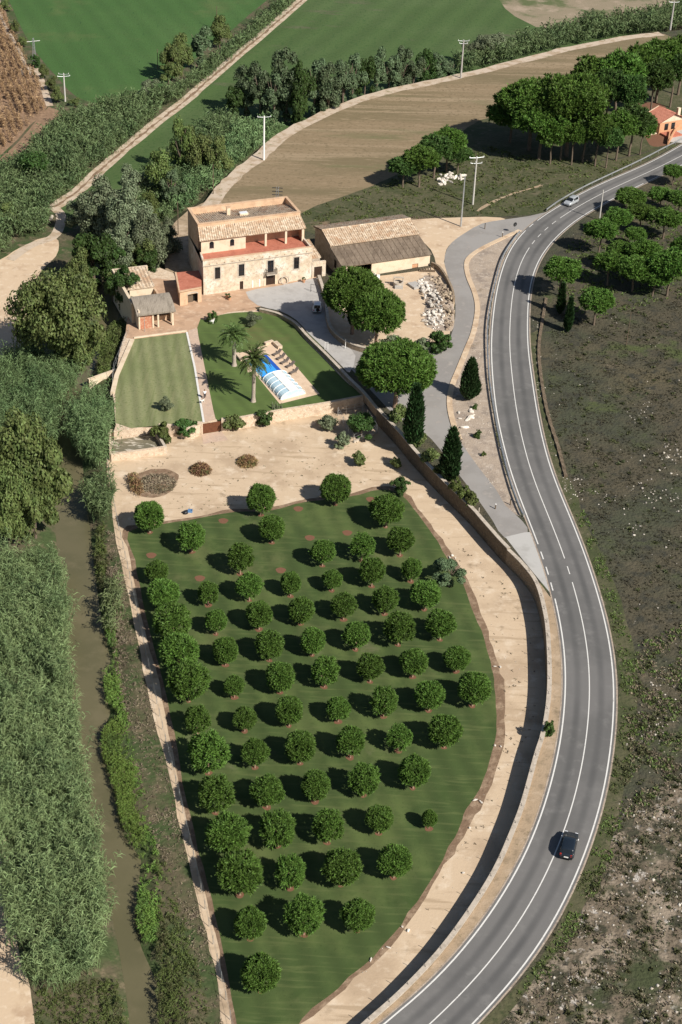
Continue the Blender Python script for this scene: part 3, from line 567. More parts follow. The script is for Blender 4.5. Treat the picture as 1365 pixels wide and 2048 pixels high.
# ================================================================== PLANTS
def pine_crown(n,a,c,flat=0.,blen=.5,bw=.13,nb=15,inner=500,bump_=.08,seed=0):
    """n tufts over a lumpy ellipsoid (a wide, c high); flat>0 trims the underside"""
    D=unit(n*3); D=D[D[:,2]>-1+flat][:n]
    f=1+bump_*(np.sin(D[:,0]*5+seed)*np.sin(D[:,1]*4+seed*2)+.6*np.sin(D[:,0]*9+D[:,2]*7+seed*3)*np.sin(D[:,1]*8+seed))+rng.normal(0,bump_*.45,len(D))
    Cn=D*np.array((a,a,c))*f[:,None]
    No=D/np.array((a,a,c)); No/=np.linalg.norm(No,axis=1)[:,None]
    Ax=No*.75+np.array((0,0,.55)); Ax/=np.linalg.norm(Ax,axis=1)[:,None]
    k=len(D); Bs=np.repeat(Cn,nb,0)+unit(k*nb)*blen*.18; Dd=np.repeat(Ax,nb,0)*.85+unit(k*nb)*.8; Dd/=np.linalg.norm(Dd,axis=1)[:,None]
    V1=leaves(Bs-Dd*blen*.15,Dd,blen*rng.uniform(.65,1.15,k*nb),bw,.15)
    D2=unit(inner); D2=D2[D2[:,2]>-1+flat]; C2=D2*np.array((a,a,c))*rng.uniform(.35,.88,(len(D2),1)); V2=quads(C2,D2*.6+unit(len(D2)),.45*a/2,.45*a/2)
    return merge([V1,V2])
def trunk_mesh(h,r,limbs=4,reach=1.2,rise=1.2,start=.75,lean=.1,mat=None,seed=1):
    rr=random.Random(seed); mb=MB()
    ax=[(lean*rr.uniform(-1,1)*k/4,lean*rr.uniform(-1,1)*k/4,h*k/4) for k in range(5)]
    mb.tube([(0,0,-.3)]+ax,[r*1.35,r*1.2,r*1.0,r*.9,r*.8,r*.65],7)
    for k in range(limbs):
        t=rr.uniform(start,1.); z=h*t; an=2*PI*(k+rr.random()*.6)/limbs; q=reach*rr.uniform(.7,1.1)
        b=(ax[-1][0]*t,ax[-1][1]*t,z)
        mb.tube([b,(b[0]+math.cos(an)*q*.5,b[1]+math.sin(an)*q*.5,z+rise*.45),(b[0]+math.cos(an)*q,b[1]+math.sin(an)*q,z+rise)],[r*.5,r*.36,r*.16],5)
    return mb
def make_tree(name,trunk,crown,cmat,tmat,lift):
    """prototype kept at the world origin until first placed"""
    t=thing(name,'','tree')
    trunk.build('trunk',tmat,t,True)
    V,Fq=crown; V=V+np.array((0,0,lift)); link('crown',npmesh('crown',V,Fq,cmat),t)
    return [t,False]
def place(pr,loc,rz,scale,label,group=None,cat='tree'):
    if not pr[1]:
        pr[1]=True; t=pr[0]; t.location=tuple(float(c) for c in loc); t.rotation_euler=(0,0,rz); t.scale=scale; t['label']=label
        if group: t['group']=group
    else: 
        t=dup(pr[0],loc,rz,scale,label,group)
        if not group and 'group' in t: del t['group']
    t['category']=cat
    return t
# young orchard pines: crown 4 m wide centred 2.75 m up
OP=[make_tree('orchard_pine',trunk_mesh(2.3,.13,5,.9,.9,.7,.1,seed=k),pine_crown((560,500,600,460,560,520,380,620)[k],1.72+.08*(k%2),(1.75,1.6,1.9,1.7,1.55,1.8,1.85,1.65)[k],(.25,.4,.3,.45,.35,.28,.3,.4)[k],.5,.12,15,(700,450,800,350,650,500,200,800)[k],(.07,.11,.08,.12,.09,.08,.13,.07)[k],k*1.7),M['pine'],M['pbark'],2.95) for k in range(8)]
S_=3.4125
OT=[]
for (ox,oy),L in (((240,940),[(205,428,220,322),(492,560,200,460),(962,308,205,200),(1037,497,190,398),(822,712,185,585),(255,775,155,690),(300,955,220,850),(603,925,150,835),(884,892,180,785),(1165,862,150,762),(365,1165,270,1045),(657,1122,150,1020),(950,1090,190,985),(1235,1052,180,955),(405,1370,270,1245),(720,1332,185,1225),(1021,1300,200,1190)]),
  ((600,940),[(242,235,215,138),(586,390,230,280),(682,585,190,475),(422,620,170,510),(153,655,170,555),(490,795,180,675),(758,762,140,670),(219,825,135,742),(850,955,210,850),(578,985,180,885),(297,1022,175,918),(955,1160,210,1050),(670,1195,225,1080),(381,1228,185,1120),(85,1265,185,1160)]),
  ((300,1300),[(268,350,285,225),(577,325,140,235),(887,290,215,185),(325,578,185,470),(647,555,160,460),(950,520,205,410),(400,840,285,705),(717,805,185,690),(1025,775,230,660),(450,1110,260,990),(800,1072,225,965),(1128,1035,205,915),(873,1340,260,1225)]),
  ((640,1300),[(928,148,185,60),(632,185,200,80),(342,218,190,108),(30,252,200,140),(1040,382,240,255),(743,415,210,305),(435,455,195,345),(123,490,165,395),(847,665,235,550),(535,690,175,590),(207,735,195,605),(635,945,220,815),(297,995,220,885),(743,1220,110,1130),(400,1252,190,1145),(50,1315,225,1195)]),
  ((360,1640),[(330,222,295,100),(410,510,315,360),(755,465,220,345),(1100,445,265,325),(480,815,220,690),(845,780,270,650),(1210,755,225,645),(550,1165,270,1040)]),((600,1540),[(640,735,240,620)])):
    for bx,by,w,cy in L: OT.append((ox+bx/S_,oy+by/S_,w/S_,oy+cy/S_))
# rows of the orchard, counted from the sandy lot
Pq=np.array([at(t[0],t[1]) for t in OT])
e1=at(769,1228)-at(666,1285.7) if False else at(663,1181)-at(498,1200); e1=e1[:2]/np.linalg.norm(e1[:2]); e2=np.array((e1[1],-e1[0]))
q=Pq[:,:2]@e2; order=np.argsort(q); rows=[];
for i in order:
    if rows and abs(q[i]-np.mean(q[rows[-1]]))<2.2: rows[-1].append(i)
    else: rows.append([i])
for r,row in enumerate(rows):
    row.sort(key=lambda i:Pq[i]@np.r_[e1,0])
    for c,i in enumerate(row):
        t=OT[i]; p=Pq[i]; w=t[2]/pscale(p+np.array((0,0,2.5))); hc=hgt(p,t[3]); s=w/4.35; sz=max(.62,min(1.5,hc/2.95))
        size='small' if w<3.1 else ('large' if w>4.5 else 'medium')
        place(OP[(i*5+r)%8],p,rng.uniform(0,6.28),(s,s,.5*s+.5*sz),'%s round orchard pine, %s from the left in the %s row from the sandy lot'%(size,ORD[c],ORD[r]),'round pines of the orchard')
        # bare earth ring
for (x,y) in [(303,1111),(447,1042),(597,1018),(400,1157),(695,1066),(742,999),(620,1076),(562,1141)]:
    p=at(x,y,0); mb=MB(); mb.prism([(p[0]+.75*math.cos(a)*(1+.12*math.sin(3*a)),p[1]+.75*math.sin(a)) for a in np.linspace(0,2*PI,20)[:-1]],.0,.035); structure(mb.build('bare_soil_ring',G['redsoil']))
mb=MB()
for i in range(len(Pq)):
    p=Pq[i]; r=rng.uniform(.35,.55); mb.prism([(p[0]+r*math.cos(a)*(1+.15*math.sin(3*a+i)),p[1]+r*math.sin(a)*(1+.1*math.sin(2*a+i))) for a in np.linspace(0,2*PI,16)[:-1]],0,.03)
structure(mb.build('tree_soil_rings',G['redsoil']))

# umbrella pines: crown 10 m wide, 3.6 high
def umb(k): 
    return make_tree('umbrella_pine',trunk_mesh(6.2,.3,7,3.2,1.8,.72,.35,seed=30+k),pine_crown(1700,4.75,3.3+.25*(k%2),.5,.6,.17,11,2200,.09,k*2.3),M['upine'],M['pbark'],7.0)
UP=[umb(k) for k in range(3)]
UF=[make_tree('umbrella_pine',trunk_mesh(7.4,.3,8,3.4,1.6,.75,.5,seed=90+k),pine_crown(1500,4.75,2.5,.5,.6,.17,11,1900,.16,k*2.9+1),M['upine'],M['bark'],7.9) for k in range(2)]
# slender grove pines: rounder crown 6 m wide
def gpine(k): return make_tree('grove_pine',trunk_mesh(5.6,.2,6,1.7,1.6,.7,.3,seed=50+k),pine_crown(700,2.9,2.1,.42,.6,.16,11,1000,.16,k*3.1),M['dpine'] if k%2 else M['upine'],M['bark'],6.6)
GP=[gpine(k) for k in range(4)]
def tree_px(pr,cx,top,base,wpx,label,group=None,w0=10.,h0=11.,z=None,bx=None,rz=None,cat='tree'):
    b=up(bx if bx is not None else cx,base) if z is None else at(bx if bx is not None else cx,base,z)
    h=hgt(b,top); w=wpx/pscale(b+np.array((0,0,h*.7)))
    return place(pr,b,rng.uniform(0,6.28) if rz is None else rz,(w/w0,w/w0,h/h0),label,group,cat)
tree_px(UP[0],704,540,668,112,'big umbrella pine leaning over the driveway in front of the barn',w0=9.9,h0=10.8)
tree_px(UP[1],757,588,694,106,'broad umbrella pine in the dirt yard in front of the rubble heap',w0=9.9,h0=10.8,bx=752)
tree_px(UP[2],790,694,815,150,'largest umbrella pine, standing where the driveway meets the lane',w0=9.9,h0=10.8)
GR='pines of the grove beside the villa'
for i,(cx,top,base,w,k) in enumerate([(1058,166,300,128,0),(1133,155,312,132,1),(1020,210,285,86,2),(1078,208,318,104,0)]):
    tree_px(UF[k%2],cx,top,base,w,['bright umbrella pine at the back of the grove, upper left crown','widest umbrella pine of the grove, upper crown nearest the brown field','umbrella pine at the left end of the grove casting a long shadow','lower umbrella pine in the front left of the grove'][i],GR,9.9,10.8)
gl=[(1100,250,328,52),(1120,235,322,56),(1143,240,330,50),(1165,225,325,58),(1190,232,332,58),(1212,250,336,46),(1232,222,322,62),(1258,212,312,70),(1280,232,310,46)]
for i,(cx,top,base,w) in enumerate(gl): tree_px(GP[i%4],cx,top,base,w,'dark slender pine along the front of the villa grove, %s from the left'%ORD[i],GR,6.,9.2)
gl=[(1160,150,245,60),(1180,114,240,84),(1208,140,262,60),(1228,106,246,84),(1250,150,270,56),(1272,92,222,74),(1300,120,235,60),(1312,80,205,84),(1340,104,215,60),(1356,72,190,80)]
for i,(cx,top,base,w) in enumerate(gl): tree_px(GP[(i+1)%4],cx,top,base,w,'dark pine in the wood behind the villa, %s from the left'%ORD[i],GR,6.,9.2)
gl=[(806,318,376,56),(838,300,374,62),(868,278,356,64),(893,264,345,62),(915,296,348,50)]
for i,(cx,top,base,w) in enumerate(gl): tree_px(GP[(i*3+1)%4],cx,top,base,w,'loose pine in the clump by the white rocks, %s from the left'%ORD[i],'pines beside the white rocks',6.,8.6)
gl=[(1345,332,370,40),(1257,380,428,56),(1319,378,418,44),(1355,384,432,48),(1232,420,474,48),(1280,412,462,52),(1326,420,478,58),(1197,442,508,54),(1268,457,497,40),(1236,486,542,50),(1214,506,572,52),(1281,484,556,60),(1264,518,584,62),(1305,540,592,56),(1334,506,592,72),(1358,474,548,42),(1286,350,0,0)]
for i,(cx,top,base,w) in enumerate(gl[:-1]): tree_px(GP[(i*2)%4],cx,top,base,w,'young pine in the thicket right of the bend, %s from far end'%ORD[i],'young pines right of the road bend',6.,9.)
tree_px(GP[0],1119,521,592,68,'lone round pine at the roadside above two thin cypresses',None,6.,9.)
tree_px(GP[2],1188,582,650,64,'lone round pine on the dark heath right of the thin cypresses',None,6.,9.)
def cyp(n,prof,seed,mat):
    """columnar crown; prof(t)->radius for t in 0..1 of a 10 m tree"""
    t=rng.random(n)**.9; a=rng.uniform(0,2*PI,n); r=np.array([prof(x) for x in t])*(1+.12*np.sin(a*3+t*9+seed))*rng.uniform(.82,1.05,n)
    C=np.c_[r*np.cos(a),r*np.sin(a),t*9.6+.3]; Nn=np.c_[np.cos(a),np.sin(a),.5+t*0]; D=np.c_[np.cos(a)*.45,np.sin(a)*.45,np.ones(n)]+unit(n)*.45; D/=np.linalg.norm(D,axis=1)[:,None]
    V1=leaves(C-D*.3,D,rng.uniform(.5,1.1,n),.24,-.1); k=rng.random(n//3); a=rng.uniform(0,2*PI,len(k)); r=np.array([prof(x) for x in k])*.6
    V2=quads(np.c_[r*np.cos(a),r*np.sin(a),k*9.3+.3],unit(len(k)),.6,.6); return merge([V1,V2])
p1=lambda t:1.25*min(1,(t*5)**.5)*(1-t**2.2)**.75+.04
p2=lambda t:2.3*min(1,(t*6)**.5)*(1-t**1.6)**.7+.05
p3=lambda t:.75*min(1,(t*5)**.5)*(1-t**1.8)**.8+.03
def mkc(p,s): return make_tree('cypress',MB().tube([(0,0,-.3),(0,0,2)],[.2,.15],7),cyp(3600,p,s,None),M['cyp'],M['bark'],0)
c1=mkc(p1,1);c2=mkc(p2,2);c3=mkc(p3,3)
def cyp_px(pr,w0,cx,top,base,w,label,group=None): return tree_px(pr,cx,top,base,w,label,group,w0,10.)
cyp_px(c1,2.6,826,772,892,37,'tall cypress by the lane in front of the largest umbrella pine')
cyp_px(c1,2.6,899,858,962,38,'tall cypress at the lane edge, nearer the main road')
cyp_px(c2,4.8,938,718,798,43,'squat dark juniper standing on the stony verge')
cyp_px(c3,1.6,1120,567,628,15,'thin cypress beneath the lone roadside pine, left of a pair')
cyp_px(c3,1.6,1135,596,664,15,'thin cypress on the heath, right of a pair')
cyp_px(c1,2.6,706,552,655,22,'dark narrow cypress standing inside the big umbrella pine')

def lobed(nl,leafn,a,c,ls,seed,open_=.0,low=.15):
    """irregular broadleaf crown: leaves over nl lobes inside an ellipsoid a x a x c sitting on z=0..2c"""
    r0=np.random.default_rng(seed); D=r0.normal(size=(nl,3)); D/=np.linalg.norm(D,axis=1)[:,None]
    q0=.46 if nl<25 else .40; Cn=D*np.array((a,a,c))*r0.uniform(.3,.92,(nl,1)); R=r0.uniform(.4,1.,nl)*q0*a
    k=r0.integers(0,nl,leafn); U=unit(leafn); U[:,2]=np.where(U[:,2]<-.3,-U[:,2]*.4,U[:,2])
    P=Cn[k]+U*np.c_[R[k],R[k],R[k]*min(1.25,c/a)]*rng.uniform(.42,1.14,(leafn,1))**.6
    Nn=U+unit(leafn)*.7; Nn/=np.linalg.norm(Nn,axis=1)[:,None]
    V1=quads(P,Nn,ls*rng.uniform(.6,1.3,leafn),ls*rng.uniform(.8,1.7,leafn))
    V=V1[0]; V[:,2]+=c; return V,V1[1]
def mkb(name,mat,s,a=3.,c=3.2,n=9000,ls=.24,trunk=.9,nl=18,tm='bark'):
    return make_tree(name,trunk_mesh(trunk+c*.7,.2,6,a*.5,c*.6,.5,.3,seed=s),lobed(nl,n,a,c,ls,s),M[mat],M[tm],trunk*.7-.9*a/3)
BW={}
BW['big']=[mkb('riverside_tree','olive_l',71,a=6.,c=6.6,n=34000,ls=.30,nl=46,trunk=1.6),mkb('riverside_tree','olive_l',72,a=6.,c=6.6,n=30000,ls=.32,nl=36,trunk=1.6)]
BW['bigw']=[mkb('willow_tree','grey_l',73,a=4.6,c=4.8,n=20000,ls=.26,nl=34,trunk=1.2)]
BW['olive']=[mkb('riverside_tree','olive_l',61,n=10000),mkb('riverside_tree','olive_l',62,n=10000,nl=20)]
BW['grey']=[mkb('willow_tree','grey_l',63,n=10000),mkb('willow_tree','grey_l',64,n=10000,nl=20)]
BW['silver']=[mkb('poplar_tree','silver_l',65,a=2.4,c=4.,n=8000),mkb('poplar_tree','silver_l',66,a=2.4,c=4.,n=8000,nl=20),mkb('poplar_tree','silver_l',67,a=2.4,c=4.2,n=8000,nl=13)]
BW['light']=[mkb('light_tree','light_l',68,n=8000)]
BW['dark']=[mkb('fig_tree','dark_l',69,n=10000,nl=30),mkb('fig_tree','dark_l',70,n=10000,nl=26)]
DIM={'big':(12.,12.6),'bigw':(9.2,9.2),'olive':(6.1,6.3),'grey':(6.1,6.3),'light':(6.1,6.3),'dark':(6.1,6.3),'silver':(4.9,8.0)}
def bl(kind,i,cx,top,base,w,label,group=None,z=0.,cat='tree'):
    L=BW[kind]; return tree_px(L[i%len(L)],cx,top,base,w,label,group,DIM[kind][0],DIM[kind][1],z,cat=cat)
bl('big',0,128,508,745,176,'huge olive green riverside tree shading the sandy field')
bl('big',1,72,815,1075,172,'tall dense olive tree crown above the river, right of the left edge')
bl('big',0,20,880,1100,110,'olive tree at the left edge behind the reed bed')
bl('big',1,165,640,745,70,'drooping olive green tree leaning over the river below the huge tree')
bl('dark',0,190,462,570,100,'dark green tree above the river between the willows and the huge tree')
bl('dark',1,250,530,622,66,'dark fig tree beside the river wall of the outbuildings')
bl('dark',0,296,492,556,50,'dark shrubby tree behind the outbuilding with the tiled roof')
bl('bigw',0,205,355,478,112,'grey green willow at the end of the dirt track')
bl('bigw',0,255,362,505,104,'grey green willow in the middle of the belt behind the farmhouse')
bl('bigw',0,300,420,540,90,'grey green willow nearest the farmhouse')
bl('bigw',0,240,440,545,90,'grey green willow low in front of the belt above the fig tree')
for i,(k,cx,top,base,w) in enumerate([('grey',165,395,470,60),('dark',225,480,560,60),('olive',285,470,548,62),('grey',335,440,520,56),('olive',160,500,590,64),('light',300,380,450,50),('grey',268,330,405,60),('olive',226,545,600,36)]):
    bl(k,i,cx,top,base,w,'mixed tree in the belt left of the farmhouse, %s in line from the track'%ORD[i],'belt trees left of the farmhouse')
bl('light',0,320,296,402,82,'round light green tree with pale branches beyond the farmhouse')
bl('light',0,362,230,352,56,'slim light green tree between the dirt track and the reeds')
bl('olive',0,400,252,352,66,'olive green tree among the reeds beside the field track')
bl('olive',1,440,272,358,52,'feathery olive tree at the field track bend')
bl('silver',0,345,330,420,50,'pale shrubby tree left of the reeds behind the farmhouse')
for i,(k,cx,top,base,w) in enumerate([('olive',345,70,162,46),('olive',366,66,152,46),('silver',402,42,138,62),('olive',440,30,95,50),('olive',338,120,165,36),('grey',300,158,196,40),('dark',268,186,214,26)]):
    bl(k,i,cx,top,base,w,'bushy tree between the crop field and the dirt track, %s from the top right'%ORD[i],'trees along the crop field edge')
bt=[(470,168,236,44),(492,128,232,52),(520,108,240,62),(548,120,246,58),(572,92,242,66),(600,120,250,60),(628,98,238,62),(655,122,240,56),(686,98,218,52),(704,90,215,50),(728,105,206,48),(752,78,202,46),(776,95,196,50),(802,92,190,50),(826,100,186,46),(848,95,178,48),(872,104,174,42),(896,108,168,40)]
for i,(cx,top,base,w) in enumerate(bt): bl('silver' if i%5 else 'dark',i,cx,top,base,w,'dark poplar in the belt behind the brown field, %s from the left'%ORD[i],'poplars behind the brown field')
for i,(cx,top,base,w) in enumerate([(938,80,128,40),(962,66,126,46),(990,62,118,44),(1010,76,116,30)]): bl('grey',i,cx,top,base,w,'greyish bush right of the belt pole behind the brown field, %s from the left'%ORD[i],'bushes right of the belt pole')
bl('dark',0,72,298,366,66,'dark bush alone in the wide reed bed at the left edge',cat='bush')
bl('olive',1,18,405,452,60,'olive bush at the left edge beside the reed bed',cat='bush')
bl('dark',1,72,108,135,22,'dark bush beside the lattice pole between maize and crop field',cat='bush')
for i,(cx,top,base,w) in enumerate([(10,0,22,26),(32,40,66,22),(46,70,94,20),(88,128,158,24),(104,152,182,24),(116,172,206,26),(150,196,212,24)]): bl('olive',i,cx,top,base,w,'hedge bush along the crop field edge by the maize, %s from the top'%ORD[i],'hedge bushes by the maize',cat='bush')
# shrubs: crown straight from the ground
def mks(name,mat,s,n=3000,ls=.15,a=1.,c=.8,nl=30):
    t=thing(name,'','shrub'); V,Fq=lobed(nl,n,a,c,ls,s); V[:,2]-=c*.25
    mb=MB()
    for k in range(5):
        an=k*1.3; mb.tube([(0,0,-.1),(math.cos(an)*.3,math.sin(an)*.3,c*.6),(math.cos(an)*.6,math.sin(an)*.6,c*1.1)],[.05,.035,.015],5)
    mb.build('stems',M['bark'],t); link('foliage',npmesh('foliage',V,Fq,M[mat]),t); return [t,False]
SH={'dark':mks('shrub','dark_l',80),'olive':mks('shrub','olive_l',81),'grey':mks('shrub','grey_l',82,2400),'light':mks('shrub','light_l',83),'pine':mks('shrub','dpine',84,3600,.13)}
def shr(k,cx,top,base,w,label,z=None,group=None): return tree_px(SH[k],cx,top,base,w,label,group,2.05,1.55,z,cat='shrub')
shr('pine',424,620,644,28,'clipped bush in a white stone planter by the patio',LZ)
shr('olive',466,826,860,48,'big dark shrub right of the brown garden gate',.2)
shr('dark',527,817,848,40,'dark shrub below the pool lawn wall next to the cactus',.2)
shr('dark',372,836,868,52,'dark shrub spilling over the wall left of the brown gate',.3)
shr('light',325,838,882,44,'light green bushy vine at the corner of the stone water tank',.3)
shr('light',506,838,848,16,'little green bush between the two dark wall shrubs',0)
shr('grey',655,828,857,44,'grey green bush on the sandy lot below the pool lawn',0)
shr('grey',682,862,896,34,'round grey bush on the sandy lot near the fenced tree',0)
shr('olive',718,900,930,34,'small olive bush alone on the sandy lot',0)
shr('olive',792,912,936,26,'small dark bush in the shadow under the tall retaining wall',0)
shr('dark',876,656,702,54,'large rounded bush at the lane corner below the rubble heap')
shr('grey',842,674,700,38,'grey bush beside the large rounded bush at the lane corner')
shr('grey',780,672,704,56,'grey straggly bush behind the largest umbrella pine')
shr('olive',838,860,892,36,'green bush at the foot of the first lane cypress')
shr('olive',796,804,846,42,'dark oleander bush between the wall and the first lane cypress')
shr('olive',858,894,925,40,'oleander bush along the lane between the two tall cypresses')
shr('olive',878,925,950,26,'low oleander bush left of the second lane cypress')
shr('light',910,952,985,32,'oleander bush just below the second lane cypress')
shr('light',928,968,1000,32,'oleander bush at the middle of the wall top row')
shr('olive',942,980,1012,32,'last oleander bush of the row on the wall top')
shr('pine',950,806,818,12,'tiny green bush on the stony verge below the juniper')
shr('pine',955,858,876,16,'small round bush on the stony verge opposite the second cypress')
shr('light',967,902,912,12,'tiny light green bush lowest on the stony verge')
shr('pine',1096,1438,1468,30,'round bush growing over the orchard wall beside the main road')
shr('dark',620,560-300+320,612-10,1,'x') if False else None
tree_px(BW['dark'][0],722,825,878,66,'dark leafy tree inside the little fenced square on the sandy lot',None,6.2,6.4,0)
tree_px(BW['dark'][1],800,953,990,42,'dark leafy tree at the top right corner of the orchard lawn',None,6.2,6.4,0)
tree_px(BW['silver'][0],898,1114,1172,72,'broad grey green fig tree at the right edge of the orchard lawn',None,5.,8.,0)
tree_px(BW['grey'][0],506,626,650,34,'spreading grey olive tree on the garden lawn near the house',None,6.2,6.4,LZ)
tree_px(BW['grey'][1],334,795,822,28,'thin grey sapling alone on the pale mown lawn',None,6.2,6.4,LZ)

# palms
def make_palm(h):
    t=thing('palm_tree','','palm tree')
    n=14; mb=MB(); mb.tube([(0,0,-.2)]+[(math.sin(k/n*1.2)*.12,0,h*k/n) for k in range(n+1)],[.62]+[.5 if k==0 else (.40 if k==1 else .33+.02*(k%2)) for k in range(n+1)],12)
    mb.build('trunk',M['palmbark'],t,True)
    L=[];nf=46
    for k in range(nf):
        az=k*2.399; el=math.radians(82-k/nf*100); ln=3.3*rng.uniform(.88,1.08)
        P=[np.array((0,0,0.))]; d=np.array((math.cos(az)*math.cos(el),math.sin(az)*math.cos(el),math.sin(el))); ns=9
        for s in range(ns):
            P.append(P[-1]+d*ln/ns); d=d+np.array((0,0,-.17-.07*(s>3))); d/=np.linalg.norm(d)
        P=np.array(P)+np.array((.12,0,h+.1))
        T=np.gradient(P,axis=0); T/=np.linalg.norm(T,axis=1)[:,None]; sd_=np.array((-math.sin(az),math.cos(az),0))
        tt=np.linspace(.08,.99,34); B=np.c_[[np.interp(tt*ns,np.arange(ns+1),P[:,q]) for q in range(3)]].T; TT=np.c_[[np.interp(tt*ns,np.arange(ns+1),T[:,q]) for q in range(3)]].T
        for sg in (1,-1):
            D=TT*.75+sd_*sg*.75+np.array((0,0,.12)); D/=np.linalg.norm(D,axis=1)[:,None]
            L.append(leaves(B,D,.62*np.sin(np.clip(tt*1.05+.12,0,1)*PI*.93)+.12,.075,.35))
        L.append(leaves(P[:-1],T[:-1],ln/ns*1.05,.09,0))
    V,Fq=merge(L); link('fronds',npmesh('fronds',V,Fq,M['palm']),t)
    C=np.array((.12,0,h-.25))+unit(160)*np.array((.45,.45,.5)); D=unit(160)*np.array((1,1,.4))-np.array((0,0,.3)); D/=np.linalg.norm(D,axis=1)[:,None]
    V,Fq=leaves(C,D,.6,.09,.5); link('dry_fronds',npmesh('dry_fronds',V,Fq,M['dryfr']),t)
    return [t,False]
pp=make_palm(7.)
b=at(507,803,LZ); place(pp,b,.4,(1,1,hgt(b,722)/7.1),'tall date palm nearer the camera, at the left corner of the pool',None,'palm tree')
b=at(469,731,LZ); k=hgt(b,672)/7.1; place(pp,b,2.2,(1.06,1.06,k),'shorter date palm behind the pool, nearer the farmhouse',None,'palm tree')

# cactus clump
t=thing('cactus','tall grey green columnar cactus against the pool lawn wall','cactus',at(553,836,0))
for k in range(22):
    an=rng.uniform(0,6.28); r=rng.uniform(.1,.9); hh=rng.uniform(2.0,3.9)*(1-r*.3); x,y=t.location[0]+math.cos(an)*r,t.location[1]+math.sin(an)*r*.7
    MB().tube([(x,y,0),(x+math.cos(an)*.15,y+math.sin(an)*.15,hh*.5),(x+math.cos(an)*.12,y,hh)],[.12,.13,.07],6).build('cactus_column',M['grey_l'],t)

# ================================================================== GROUND COVER (uncountable)
def reeds(name,poly,z,dens,h,mat,nl=13,ll=1.1,lw=.14,upper=False,maxn=9000,lean=(0,0),rows=None):
    X,Y=scatter(poly,dens); kp=(np.sin(X*.31+np.sin(Y*.23)*2.1)+np.sin(Y*.37+np.sin(X*.29)*1.7)+rng.normal(0,.7,len(X)))>-1.2; X,Y=X[kp],Y[kp]; n=len(X)
    if n>maxn: X,Y=X[:maxn],Y[:maxn]; n=maxn
    if rows is not None:
        a,b=rows; d=(b-a)[:2]/np.linalg.norm((b-a)[:2]); q=np.array((-d[1],d[0])); t=X*q[0]+Y*q[1]; k=np.round(t/1.9)*1.9+rng.normal(0,.12,n)-t; X=X+q[0]*k; Y=Y+q[1]*k
    z0=uz(X,Y) if upper else (z(X,Y) if callable(z) else np.full(n,z))
    H=rng.uniform(h[0],h[1],n)*(1+.2*np.sin(X*.35)*np.sin(Y*.27+1)+.14*np.sin(X*1.1+Y*.8)+.1*np.sin(X*.9-Y*1.3))
    ln=np.c_[rng.normal(lean[0],.16,n),rng.normal(lean[1],.16,n),np.ones(n)]; 
    t=np.tile(np.linspace(.38,1.,nl),n); i=np.repeat(np.arange(n),nl)
    B=np.c_[X,Y,z0][i]+ln[i]*(H[i]*t)[:,None]
    a=rng.uniform(0,2*PI,n*nl); el=rng.uniform(.25,1.1,n*nl)
    D=np.c_[np.cos(a)*np.cos(el),np.sin(a)*np.cos(el),np.sin(el)]
    L=ll*rng.uniform(.6,1.2,n*nl)*np.where(t>.85,.8,1)
    V1=leaves(B,D,L,lw,1.2)
    d=ln/np.linalg.norm(ln,axis=1)[:,None]; V2=leaves(np.c_[X,Y,z0-.2],d,H*1.02,.07,0)
    V,Fq=merge([V1,V2]); return structure(link(name,npmesh(name,V,Fq,mat)),'stuff')
def lp(L,z=0.): return pts(L,z)
reeds('reed_bed',lp([(-60,1150),(60,1140),(118,1150),(138,1250),(132,1350),(152,1450),(165,1550),(186,1650),(205,1750),(218,1850),(196,1950),(112,1992),(42,1978),(18,1850),(2,1750),(-10,1690),(-60,1600)]),-.3,5.5,(3.6,5.6),M['reed'],20,1.15,.10,maxn=9000)
reeds('reed_bed',lp([(-40,760),(60,720),(130,735),(160,760),(150,790),(120,840),(110,900),(60,920),(-40,930)]),-.2,4.5,(3.5,5.2),M['reed2'],18,1.2,.11)
reeds('reed_bed',lp([(150,830),(200,800),(222,830),(215,900),(214,945),(170,930),(140,880)]),-.3,5.,(4.,6.),M['reed2'],18,1.3,.11)
reeds('reed_bed',lp([(178,960),(216,950),(226,1000),(214,1050),(184,1045),(172,1000)]),-.3,5.,(3.,4.6),M['reed2'],13,1.2,.15)
reeds('reed_bed',lp([(212,1180),(240,1175),(246,1240),(226,1275),(208,1250)]),-.3,3.,(2.4,3.6),M['reed'],12,1.2,.14)
reeds('reed_bed',lp([(-60,520),(-60,350),(0,355),(60,312),(125,250),(205,222),(300,208),(360,190),(470,100),(560,16),(600,-20),(612,-15),(560,40),(490,100),(420,160),(360,205),(300,250),(230,315),(160,372),(110,420),(90,470),(40,490),(0,515)]),0,2.1,(3.,4.6),M['reed2'],9,1.5,.24,maxn=12000)
reeds('reed_bed',lp([(345,405),(400,372),(440,335),(470,275),(530,262),(560,268),(530,296),(490,326),(450,362),(425,392),(385,420),(345,440)]),.3,2.4,(3.,4.4),M['reed2'],10,1.4,.22)
reeds('reed_bed',lp([(905,140),(980,118),(1060,84),(1200,58),(1400,20),(1460,30),(1400,62),(1330,70),(1240,78),(1150,94),(1060,118),(985,140),(920,158)]),.6,1.6,(3.,4.8),M['reed2'],9,1.7,.3,maxn=9000)
reeds('reed_bed',lp([(250,405),(300,348),(350,305),(420,245),(470,232),(480,270),(440,335),(345,405),(340,450),(300,470)]),0,1.7,(2.2,3.8),M['reed2'],10,1.3,.2)
reeds('sedge',lp([(208,1335),(224,1325),(240,1370),(232,1415),(212,1395)]),-.6,16,(.4,.9),M['sedge'],10,.5,.07)
